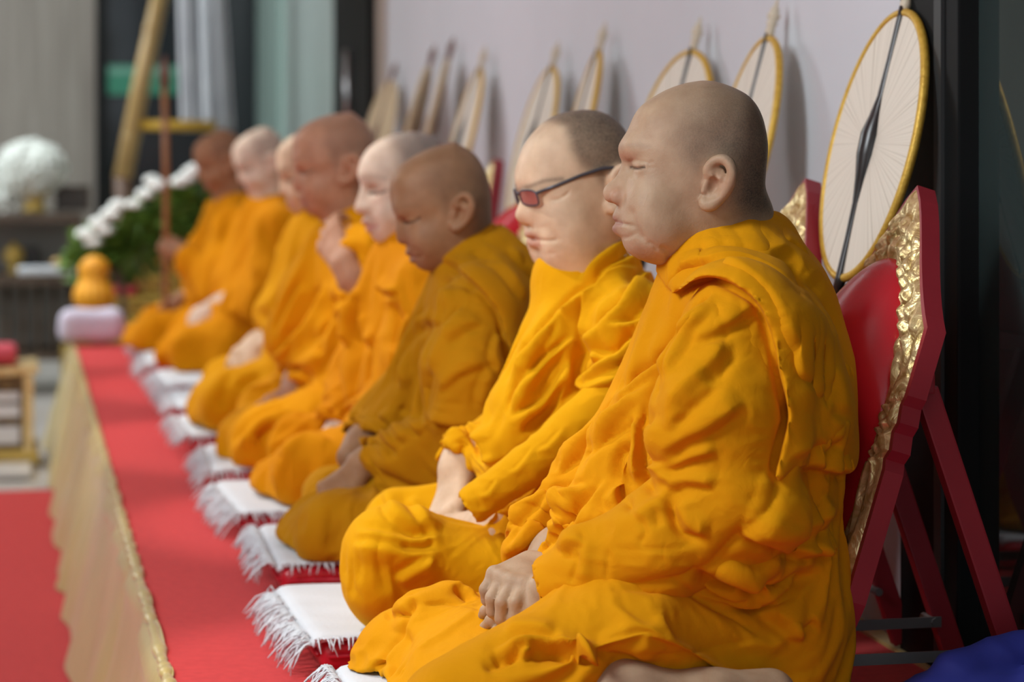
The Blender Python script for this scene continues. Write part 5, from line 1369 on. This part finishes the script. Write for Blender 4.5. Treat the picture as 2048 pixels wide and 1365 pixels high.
def make_fan(fin, leaf, rod, rim=M_goldrim):
    """origin at the leaf centre; leaf in the local YZ plane facing -X"""
    rt = thing('ceremonial_fan', None, None)
    def disc(sgn):
        def f(a, b):
            an = 2 * math.pi * a; r = b
            return Vector((sgn * (0.004 + 0.004 * (1 - r * r)) , FA * r * math.cos(an), FB * r * math.sin(an)))
        return f
    s = MB(); s.grid(disc(-1), 72, 8, True); s.grid(disc(1), 72, 8, True)
    s.obj('leaf', leaf, rt, smooth=True)
    pts = [(0, FA * math.cos(t), FB * math.sin(t)) for t in [2 * math.pi * k / 72 for k in range(73)]]
    MB().tube(pts, 0.0075, 10, False, up=(1, 0, 0)).obj('rim', rim, rt, smooth=True)
    zs = [-FB - 0.03, -FB, -0.16, -0.10, -0.06, -0.02, 0.015, 0.045, 0.08, 0.14, FB - 0.01, FB + 0.010]
    rr = [0.0095, 0.009, 0.0085, 0.0095, 0.014, 0.021, 0.022, 0.015, 0.0095, 0.008, 0.0075, 0.0075]
    MB().tube([(-0.002, 0, z) for z in zs], rr, 14).obj('spine', rod, rt, smooth=True)
    MB().lathe([(0.0085, FB + .004), (0.0095, FB + 0.014), (0.008, FB + 0.026), (0.0115, FB + 0.031), (0.008, FB + 0.035), (0.0125, FB + 0.042), (0.013, FB + 0.048), (0.008, FB + 0.056), (0.0095, FB + 0.059), (0.005, FB + 0.065), (0.002, FB + 0.08), (0.0, FB + 0.083)], n=18).obj('finial', fin, rt, smooth=True)
    MB().lathe([(0.008, -0.855), (0.014, -0.845), (0.011, -0.81), (0.0095, -0.40), (0.0098, -FB - 0.02)], n=14).obj('handle', rod, rt, smooth=True)
    return rt
# finial pixel, top height, turn of the leaf about its stick, kind
fans = [(1830, -72, 7, 0), (1556, -4, 3, 0), (1402, 32, 17, 0), (1212, 42, -4, 0), (1118, 80, 5, 0), (972, 90, 1, 0), (908, 72, -13, 1), (870, 88, -18, 1), (793, 122, 12, 1)]
fan_lbl = ['large cream oval fan with black spine and gold rim, nearest the dark glass', 'cream oval fan with ivory finial standing right of the nearest head',
    'cream gold-rimmed fan rising above the nearest bald head', 'slender cream fan with white finial above the head with eyeglasses',
    'cream fan left of the white finial, above the tan bowed head', 'cream fan with ivory tip, left of the pair over the pale shiny head',
    'tan narrow fan with brown tip in the middle of the far wall', 'thin edge-on brown fan beside the tan narrow one', 'tan fan with brown tip farthest along the wall by the black door']
protos = {}
for i, (px, py, turn, kd) in enumerate(fans):
    if kd not in protos:
        c = protos[kd] = make_fan(M_ivory if kd == 0 else M_finb, M_leaf if kd == 0 else M_leaf2, M_blackwood if kd == 0 else M_brownwood, M_goldrim if kd == 0 else M_leaf2)
    else:
        c = copy_tree(protos[kd])
    xt = XW - 0.025
    k = (px - 20.0) * CT / F; D = xt / k; tip = Vector((xt, (D - xt * ST) / CT, HC - (py - 255.0) * D / F))
    lean = R(14.5); side = R(-2.0)
    Mr = Matrix.Rotation(lean, 3, 'Y') @ Matrix.Rotation(side, 3, 'X')
    c.rotation_euler = (Mr @ Matrix.Rotation(R(turn), 3, 'Z')).to_euler()
    sc_ = (tip.z - 0.010) / ((FB + 0.083 + 0.855) * math.cos(lean) * math.cos(side)); c.scale = (sc_,) * 3
    c.location = tip - Mr @ Vector((0, 0, FB + 0.083)) * sc_
    tag(c, fan_lbl[i], 'fan', 'oval ceremonial fans leaning on the white wall')
# blue cloth heap at the near end
Fc = Field((-0.17, -0.15, 0.0), (0.17, 0.15, 0.24), 0.005)
Fc.ell((0, 0, 0.05), (0.13, 0.10, 0.09), 0.03)
for (a, b, r) in [((-.12, -.05, .06), (-.03, .0, .125), .03), ((-.03, 0, .125), (.07, .02, .15), .032), ((.07, .02, .15), (.12, .04, .15), .028), ((-.06, -.08, .05), (.08, -.09, .10), .04), ((.05, -.05, .10), (.11, -.04, .15), .03), ((-.1, .05, .05), (.1, .07, .07), .05)]:
    Fc.cone(a, b, r, r, 0.015)
V, Q = Fc.mesh(2); N_ = normals(V, Q)
U = np.stack([V[:, 0] * 14, V[:, 1] * 9, V[:, 2] * 22], 1)
V = V + N_ * ((1 - 2 * np.abs(vnoise(U + 3))) * 0.007)[:, None]; V[:, 2] = np.maximum(V[:, 2], 0.0)
bc = np_obj('folded_cloth', V, Q, noise_mat('royal_blue_cloth', (0.006, 0.012, 0.16), (0.010, 0.018, 0.21), 8, 0.8, bump=0.3, bscale=60), None)
pb = px3x(1950, 1330, 1.30); bc.location = (1.30, pb[1] - 0.02, 0.004); bc.scale = (1, 1, 0.93)
tag(bc, 'crumpled royal blue cloth lying on the carpet behind the nearest chair', 'cloth')
# ------------------------------------------------------------------ far end of the hall
M_gold = noise_mat('gold_paint', (0.52, 0.35, 0.07), (0.66, 0.47, 0.11), 14, 0.38, 0.12, bump=0.4, bscale=60)
M_bamboo = noise_mat('varnished_bamboo', (0.42, 0.28, 0.10), (0.52, 0.36, 0.14), 9, 0.4)
M_yellow = mat('yellow_paint', (0.62, 0.38, 0.03), 0.45)
M_dwood = noise_mat('dark_carved_wood', (0.055, 0.035, 0.022), (0.11, 0.075, 0.05), 8, 0.45)
M_petal = noise_mat('white_petals', (0.78, 0.82, 0.76), (0.86, 0.90, 0.85), 30, 0.7)
M_green = noise_mat('leaf_green', (0.07, 0.16, 0.02), (0.17, 0.30, 0.045), 20, 0.5)
M_amber = noise_mat('amber_cloth', (0.62, 0.26, 0.005), (0.78, 0.36, 0.01), 9, 0.6)
M_drape = noise_mat('white_drape', (0.46, 0.47, 0.50), (0.55, 0.56, 0.58), 6, 0.8)
M_pink = noise_mat('pink_cushion', (0.50, 0.04, 0.07), (0.58, 0.07, 0.10), 8, 0.7)
# slanted golden post of a stand, with a yellow crossbar and a dark foot
D = 11.45
et = thing('slanted_stand', 'tall slanted golden bamboo post with a yellow crossbar in front of the dark glass', 'stand', pxD(262, 520, D))
eb = Vector(et.location)
MB().tube([pxD(246, 355, D) - eb, pxD(283, 165, D) - eb, pxD(327, -40, D) - eb], [0.046, 0.042, 0.038], 18).obj('post', M_bamboo, et, smooth=True)
for t in (0.2, 0.45, 0.75): MB().tube([pxD(246 + 79 * t, 355 - 395 * t, D) - eb + Vector((0, 0, -.006)), pxD(246 + 79 * t + 1, 355 - 395 * t - 5, D) - eb], 0.048 - .007 * t, 18).obj('node_ring', M_bamboo, et, smooth=True)
MB().tube([pxD(280, 250, D) - eb, pxD(430, 252, D) - eb], 0.024, 12).obj('crossbar', M_yellow, et, smooth=True)
MB().tube([pxD(246, 352, D) - eb, pxD(255, 520, D) - eb, pxD(258, 690, D) - eb], [0.045, 0.05, 0.06], 12).obj('foot_post', noise_mat('umber_wood', (0.10, 0.055, 0.03), (0.15, 0.08, 0.045), 9, 0.5), et, smooth=True)
# white drapes hanging before the dark glass
def drape_fn(x0, x1, y0, xb0, xb1, y1, D, seed):
    def f(u, v):
        a = Vector(pxD(x0 + (x1 - x0) * u, y0, D)); b = Vector(pxD(xb0 + (xb1 - xb0) * u, y1, D))
        p = a.lerp(b, v); p.y += 0.02 * math.sin(u * 15 + seed) * (0.4 + v); p.x += 0.0
        return p
    return f
for nm, args, lb in (('broad', (384, 420, -505, 404, 468, 262, 12.6, 1), 'broad white fabric drape hanging against the dark glass'), ('narrow', (346, 362, -515, 364, 396, 262, 12.4, 2), 'narrow white fabric drape left of the broad one')):
    o = MB().grid(drape_fn(*args), 30, 24).obj('hanging_drape', M_drape, smooth=True); md = o.modifiers.new('t', 'SOLIDIFY'); md.thickness = 0.006
    tag(o, lb, 'drape')
# green sign on the glass
a = Vector(px3(214, 130, YB - .011)); b = Vector(px3(356, 190, YB - .011))
sg = thing('green_sign', 'plain green sign band on the dark glass behind the slanted post', 'sign', ((a.x + b.x) / 2, a.y, b.z))
sb = Vector(sg.location); w = b.x - a.x; hgt = a.z - b.z
MB().box((0, 0, hgt / 2), (w, 0.02, hgt), bevel=0.004).obj('panel', mat('sign_green', (0.03, 0.22, 0.13), 0.5), sg)
MB().box((0, -0.012, hgt * 0.80), (w * 0.96, 0.004, hgt * 0.20)).obj('light_band', mat('sign_pale', (0.16, 0.36, 0.27), 0.5), sg)
# small wall light reflected high on the glass
# long garland-topped flower stand
def leaf_cluster(s, c, n, r, rg, ln=0.07):
    for k in range(n):
        d = Vector((rg.gauss(0, 1), rg.gauss(0, 1), rg.gauss(0, .8))).normalized()
        p = Vector(c) + d * r * rg.uniform(0.3, 1); t = d.cross(Vector((rg.random(), rg.random(), rg.random()))).normalized()
        q = p + (d + t * .5).normalized() * ln; wv = d.cross(t).normalized() * ln * 0.28; m = (p + q) / 2 + d * ln * .12
        vs = [s.bm.verts.new(x) for x in (p, m + wv, q, m - wv)]
        s.bm.faces.new(vs)
def rose(s, c, r, rg):
    for ring, (n, rr, hh) in enumerate(((5, 1.0, 0.0), (5, 0.78, 0.25), (4, 0.5, 0.45), (3, 0.25, 0.55))):
        for k in range(n):
            an = 2 * math.pi * (k + ring * .37) / n + rg.uniform(-.2, .2); d = Vector((math.cos(an), math.sin(an), 0))
            s.sph(Vector(c) + d * r * rr * 0.55 + Vector((0, -r * .2, r * hh * .8)), r * (0.55 if ring < 2 else 0.4), (1, 1, 0.75), None, 8, 6)
D = 10.25
fl = thing('flower_arrangement', 'long arched arrangement of white roses and green leaves in front of the gilded altar table', 'flowers', pxD(280, 520, D))
fb = Vector(fl.location); rg = random.Random(11)
flw = [(172, 470), (198, 448), (186, 486), (222, 430), (236, 412), (210, 462), (268, 410), (290, 390), (316, 372), (304, 362), (358, 366), (382, 345), (372, 358), (394, 340)]
s = MB()
for t in range(34):
    u = t / 33; px = 160 + 250 * u; py = 505 - 120 * u ** 0.9
    leaf_cluster(s, Vector(pxD(px, py + 8 + rg.uniform(-16, 26), D)) - fb, 30, 0.058, rg)
    if t % 3 == 0: leaf_cluster(s, Vector(pxD(px + 20, py + 62 + rg.uniform(-10, 10), D + .1)) - fb, 26, 0.06, rg)
s.obj('foliage', M_green, fl)
for (px, py) in flw:
    s = MB(); rose(s, Vector(pxD(px, py, D - 0.06)) - fb, rg.uniform(0.034, 0.046), rg); s.obj('white_rose', M_petal, fl, smooth=True)
s = MB()
for (x0, y0, x1, y1) in ((235, 500, 250, 640), (330, 450, 330, 640), (190, 500, 235, 560)): s.tube([Vector(pxD(x0, y0, D)) - fb, Vector(pxD(x1, y1, D)) - fb], 0.014, 8)
s.obj('stand_legs', M_dwood, fl)
# round white bouquet in a golden footed bowl on the dark shelf
D = 11.8
bq = thing('round_bouquet', 'large round bouquet of tiny white flowers in a golden bowl on the dark shelf table', 'flowers', pxD(68, 424, D))
bb = Vector(bq.location); c = Vector(pxD(62, 338, D)) - bb; s = MB()
for k in range(900):
    d = Vector((rg.gauss(0, 1), rg.gauss(0, 1), rg.gauss(0, 1))).normalized()
    s.sph(c + Vector((d.x * .165, d.y * .165, d.z * .138)) * rg.uniform(0.82, 1.03), rg.uniform(0.009, 0.017), (1, 1, .8), None, 6, 4)
for k in range(160):
    s.sph(Vector(pxD(8 + rg.gauss(0, 12), 385 + rg.gauss(0, 14), D)) - bb + Vector((0, rg.uniform(-.08, .08), 0)), rg.uniform(0.009, 0.016), (1, 1, .8), None, 6, 4)
s.sph(c, 0.140, (1, 1, .9), None, 20, 12)
b_ = s.obj('blossoms', M_petal, bq, smooth=True); b_['kind'] = 'stuff'
MB().lathe([(0.055, 0.0), (0.06, 0.015), (0.045, 0.03), (0.045, 0.06), (0.075, 0.10), (0.085, 0.135), (0.07, 0.14)], n=24).obj('golden_bowl', M_gold, bq, smooth=True)
# dark wooden shelf table
tb = thing('shelf_table', 'dark carved wooden shelf table against the grey panelled wall', 'table', pxD(70, 690, D))
tbb = Vector(tb.location); tbb.z = FZ; tb.location = tbb
X0 = pxD(0, 430, D).x - 0.32; X1 = pxD(164, 430, D).x; y = tbb.y; zt = pxD(80, 428, D).z
def bx(name, x0, x1, y0, y1, z0, z1, m=M_dwood, par=None):
    return MB().box(Vector(((x0 + x1) / 2, (y0 + y1) / 2, (z0 + z1) / 2)) - tbb, (x1 - x0, y1 - y0, z1 - z0), bevel=0.004).obj(name, m, par or tb)
bx('top', X0, X1, y - 0.2, y + 0.25, zt - 0.035, zt)
z2 = pxD(90, 545, D).z
bx('middle_shelf', X0, X1 + 0.02, y - 0.28, y + 0.25, z2 - 0.045, z2)
bx('lower_shelf', X0, X1, y - 0.22, y + 0.25, FZ + 0.17, FZ + 0.21)
for x in (X0 + .02, X1 - 0.03):
    for yy in (y - 0.17, y + 0.22):
        bx('leg', x - .022, x + .022, yy - .02, yy + .02, FZ, zt - 0.03)
for k in range(9):
    x = X0 + 0.06 + (X1 - X0 - 0.12) * k / 8
    s = MB(); s.lathe([(0.012, 0), (0.016, .03), (0.010, .07), (0.017, .12), (0.010, .17), (0.014, z2 - .05 - FZ - .21)], Vector((x, y - 0.18, FZ + 0.21)) - tbb, 10); s.obj('spindle', M_dwood, tb, smooth=True)
bx('back_panel', X0, X1, y + 0.20, y + 0.24, FZ + 0.2, zt - 0.04, mat('pale_backing', (0.30, 0.28, 0.25), 0.7))
# things on it
fr = thing('framed_picture', 'small dark framed picture standing right of the white bouquet', 'picture', pxD(142, 424, D) + Vector((.01, .15, 0)))
f0 = Vector(fr.location); wf, hf = 0.17, 0.125
for (cx, cz, sx, sz) in ((0, .008, wf, .016), (0, hf - .008, wf, .016), (-wf / 2 + .008, hf / 2, .016, hf), (wf / 2 - .008, hf / 2, .016, hf)):
    MB().box((cx, 0, cz), (sx, .02, sz), bevel=.002).obj('frame_rail', M_dwood, fr)
MB().box((0, .004, hf / 2), (wf - .02, .008, hf - .02)).obj('picture', noise_mat('dim_picture', (0.06, 0.055, 0.05), (0.16, 0.14, 0.12), 30, 0.5), fr)
ty = thing('white_tray', 'white cloth-covered tray on the middle shelf of the dark table', 'tray', Vector((pxD(110, 540, D).x, y - 0.236, z2 + 0.002)))
MB().box((0, 0, .02), (0.36, .085, .04), bevel=.012).obj('cloth_cover', M_towel, ty, smooth=True)
MB().box((0, 0, .002), (0.33, .08, .003)).obj('tray_base', M_dwood, ty)
o = MB().sph((0, 0, .02), .03, (1.5, 1, .65)).obj('wrapped_sweet', mat('pale_amber', (0.65, 0.42, 0.16), 0.5), smooth=True); o.location = Vector((pxD(120, 528, D).x, y - 0.236, z2 + 0.044)); tag(o, 'small pale amber parcel lying on the white tray', 'parcel')
o = MB().lathe([(0.03, 0), (0.035, .01), (.015, .03), (.05, .07), (.045, .11), (.02, .13), (.01, .15)], n=18).obj('gilded_urn', M_gold, smooth=True); o.location = Vector((pxD(28, 500, D).x, y - 0.06, z2 + .001)); tag(o, 'small gilded urn under the top of the dark shelf table', 'urn')
o = MB().box((0, 0, .06), (.12, .08, .12), bevel=.005).obj('black_box', M_blackwood); o.location = Vector((pxD(52, 500, D).x, y + 0.06, z2 + .001)); tag(o, 'black box between the urn and the pale back of the shelf table', 'box')
# gilded tiered altar table behind the far end of the platform
D = 10.8
al = thing('gilded_altar_table', 'low tiered gilded altar table behind the far end of the platform', 'table', (pxD(320, 600, D).x, pxD(320, 600, D).y + .2, FZ))
a0 = Vector(al.location)
tiers = [(0.66, 0.40, FZ, 0.02, 0), (0.58, 0.36, 0.02, 0.11, .02), (0.46, 0.28, 0.11, 0.20, .06), (0.36, 0.22, 0.20, 0.28, .09)]
for k, (w_, d_, z0, z1, yo) in enumerate(tiers):
    t_ = MB().box(Vector((a0.x + 0.02, a0.y + yo, (z0 + z1) / 2)) - a0, (w_, d_, z1 - z0 - 0.02), bevel=.006).obj('tier', M_gold, al)
    MB().box(Vector((a0.x + 0.02, a0.y + yo, z1 - .01)) - a0, (w_ + .05, d_ + .05, .02), bevel=.006).obj('cornice', M_gold, t_)
    s = MB()
    for q in range(int(w_ / .06)): s.sph(Vector((a0.x + 0.02 - w_ / 2 + .03 + q * .06, a0.y + yo - d_ / 2 + .004, (z0 + z1) / 2)) - a0, .022, (1, .5, 1.2), None, 8, 6)
    s.obj('carved_bosses', M_gilt, t_, smooth=True)
for (px, py, nm, lb, cat, m, prof) in [
    (262, 520, 'dark_vase', 'dark vase below the white roses', 'vase', mat('dark_glaze', (0.03, 0.025, 0.04), 0.3), [(.03, 0), (.045, .05), (.05, .10), (.03, .16), (.02, .19), (.03, .21)]),
    (360, 480, 'golden_offering_bowl', 'golden footed offering bowl on the gilded altar table by the staff', 'bowl', M_gold, [(.035, 0), (.04, .01), (.018, .03), (.05, .07), (.06, .10), (.03, .13), (.012, .17)]),
    (400, 470, 'golden_candlestick', 'golden candlestick on the altar table behind the farthest person', 'candlestick', M_gold, [(.03, 0), (.012, .02), (.010, .06), (.02, .08), (.009, .1), (.012, .17)])]:
    o = MB().lathe(prof, n=18).obj(nm, m, smooth=True); o.location = Vector((pxD(px, py, D).x, a0.y + .09, 0.2805)); tag(o, lb, cat)
o = MB().box((0, 0, .032), (.11, .06, .06), bevel=.02).obj('pink_parcel', M_pink, smooth=True); o.location = Vector((pxD(250, 565, D).x, a0.y - .123, .1105)); tag(o, 'small pink parcel on a lower tier of the gilded altar table', 'parcel')
# lavender bundle and amber cloth bundle at the end of the platform
Fl = Field((-.22, -.12, -.01), (.22, .12, .20), .008)
def lav(X, Y, Z):
    dx = np.maximum(np.abs(X) - .085, 0); dy = np.maximum(np.abs(Y) - .03, 0); dz = np.maximum(np.abs(Z - .07) - .020, 0)
    return (np.sqrt(dx * dx + dy * dy + dz * dz) - .045 - .003 * np.sin(X * 40 + Z * 30)).astype(np.float32)
Fl.put(lav, (-.2, -.1, 0), (.2, .1, .16), .01); V, Q = Fl.mesh(2); V[:, 2] = np.maximum(V[:, 2], 0.003)
o = np_obj('rolled_blanket', V, Q, noise_mat('lavender_cloth', (0.58, 0.56, 0.68), (0.66, 0.64, 0.76), 8, 0.85), None)
p = pxD(182, 690, 9.65); o.location = (p.x, p.y, 0.010); tag(o, 'rolled lavender blanket lying across the far end of the platform', 'blanket')
am = thing('wrapped_bundle', 'amber cloth-wrapped bundle with a tied top behind the lavender roll', 'bundle', (pxD(188, 612, 10.0).x, pxD(188, 612, 10.0).y, FZ + 0.0))
ab = Vector(am.location); zt = pxD(188, 540, 10.0).z - FZ
MB().box((0, 0, zt * .38), (.17, .17, zt * .76), bevel=.02).obj('pedestal', M_gold, am)
Fm = Field((-.12, -.12, -.02), (.12, .12, .25), .008); Fm.ell((0, 0, .06), (.085, .08, .07), .02); Fm.cone((0, 0, .10), (0, 0, .17), .05, .055, .03); Fm.cone((-.04, 0, .165), (.045, .0, .175), .02, .018, .02)
V, Q = Fm.mesh(2); V = V + normals(V, Q) * (0.004 * np.sin(np.arctan2(V[:, 1], V[:, 0]) * 14))[:, None]; V[:, 2] += zt * .76
np_obj('wrapping_cloth', V, Q, M_amber, am)
# gilded prayer desk on the hall floor, left
D = 9.2
p0 = pxD(46, 960, D); dk = thing('gilded_prayer_desk', 'gilded prayer desk with pale inset panels standing on the hall floor at the left edge', 'desk', (p0.x - .04, p0.y + .12, FZ + .012))
d0 = Vector(dk.location); xr = pxD(96, 800, D).x - d0.x - .055; zt = pxD(50, 748, D).z - d0.z
MB().box((xr - .25, 0, zt * .08), (.54, .36, zt * .16), bevel=.008).obj('base', M_gold, dk)
for (sx, wv) in ((xr - .018, .036), (xr - .485, .036), (xr - .25, .03)): MB().box((sx, -.15, zt * .5), (wv, .04, zt), bevel=.004).obj('post', M_gilt, dk)
MB().box((xr - .25, 0.02, zt * .5), (.48, .26, zt * .98)).obj('body', noise_mat('maroon_gold', (0.10, 0.05, 0.02), (0.30, 0.20, 0.06), 20, 0.5), dk)
for cx in (xr - .13, xr - .37):
    for (z0, z1) in ((.22, .42), (.52, .66), (.70, .80)):
        MB().box((cx, -.125, zt * (z0 + z1) / 2), (.16, .03, zt * (z1 - z0)), bevel=.004).obj('inset_panel', mat('pale_inset', (0.72, 0.74, 0.76), 0.4), dk)
MB().box((xr - .25, -.0, zt + .004), (.54, .34, .03), rotm(0, -.06, 0), .006).obj('top', M_gilt, dk)
o = MB().box((0, 0, .035), (.36, .26, .065), bevel=.028).obj('pink_cushion', M_pink, smooth=True); o.location = d0 + Vector((xr - .24, 0, zt + .034)); tag(o, 'pink cushion lying on top of the gilded prayer desk', 'cushion')
mb = MB().box((0, 0, .01), (1.6, .30, .02), bevel=.004).obj('marble_step', noise_mat('white_marble', (0.62, 0.60, 0.57), (0.70, 0.68, 0.65), 3, 0.3)); mb.location = (d0.x + xr - .81, d0.y - .36, FZ + .0105); tag(mb, 'low white marble slab on the floor in front of the gilded desk', 'step')
# staff held by the farthest person
pa = px3(331, 604, Y8 - .02); pb2 = px3(329, 112, Y8 - .02)
st = thing('wooden_staff', 'tall thin brown staff with a dark pointed tip held upright by the farthest person', 'staff', (pa[0], pa[1], .065))
q0 = Vector(st.location); pa, pb2 = Vector(pa), Vector(pb2)
MB().tube([Vector((pa.x, pa.y, .066)) - q0, pa - q0, (pa + pb2) / 2 - q0 + Vector((.004, 0, 0)), pb2.lerp(pa, .12) - q0], [.010, .010, .012, .012], 12).obj('shaft', noise_mat('staff_wood', (0.24, 0.095, 0.03), (0.33, 0.14, 0.045), 12, 0.45), st, smooth=True)
MB().tube([pb2.lerp(pa, .125) - q0, pb2.lerp(pa, .06) - q0, pb2 - q0], [.017, .019, .004], 12).obj('tip', M_finb, st, smooth=True)
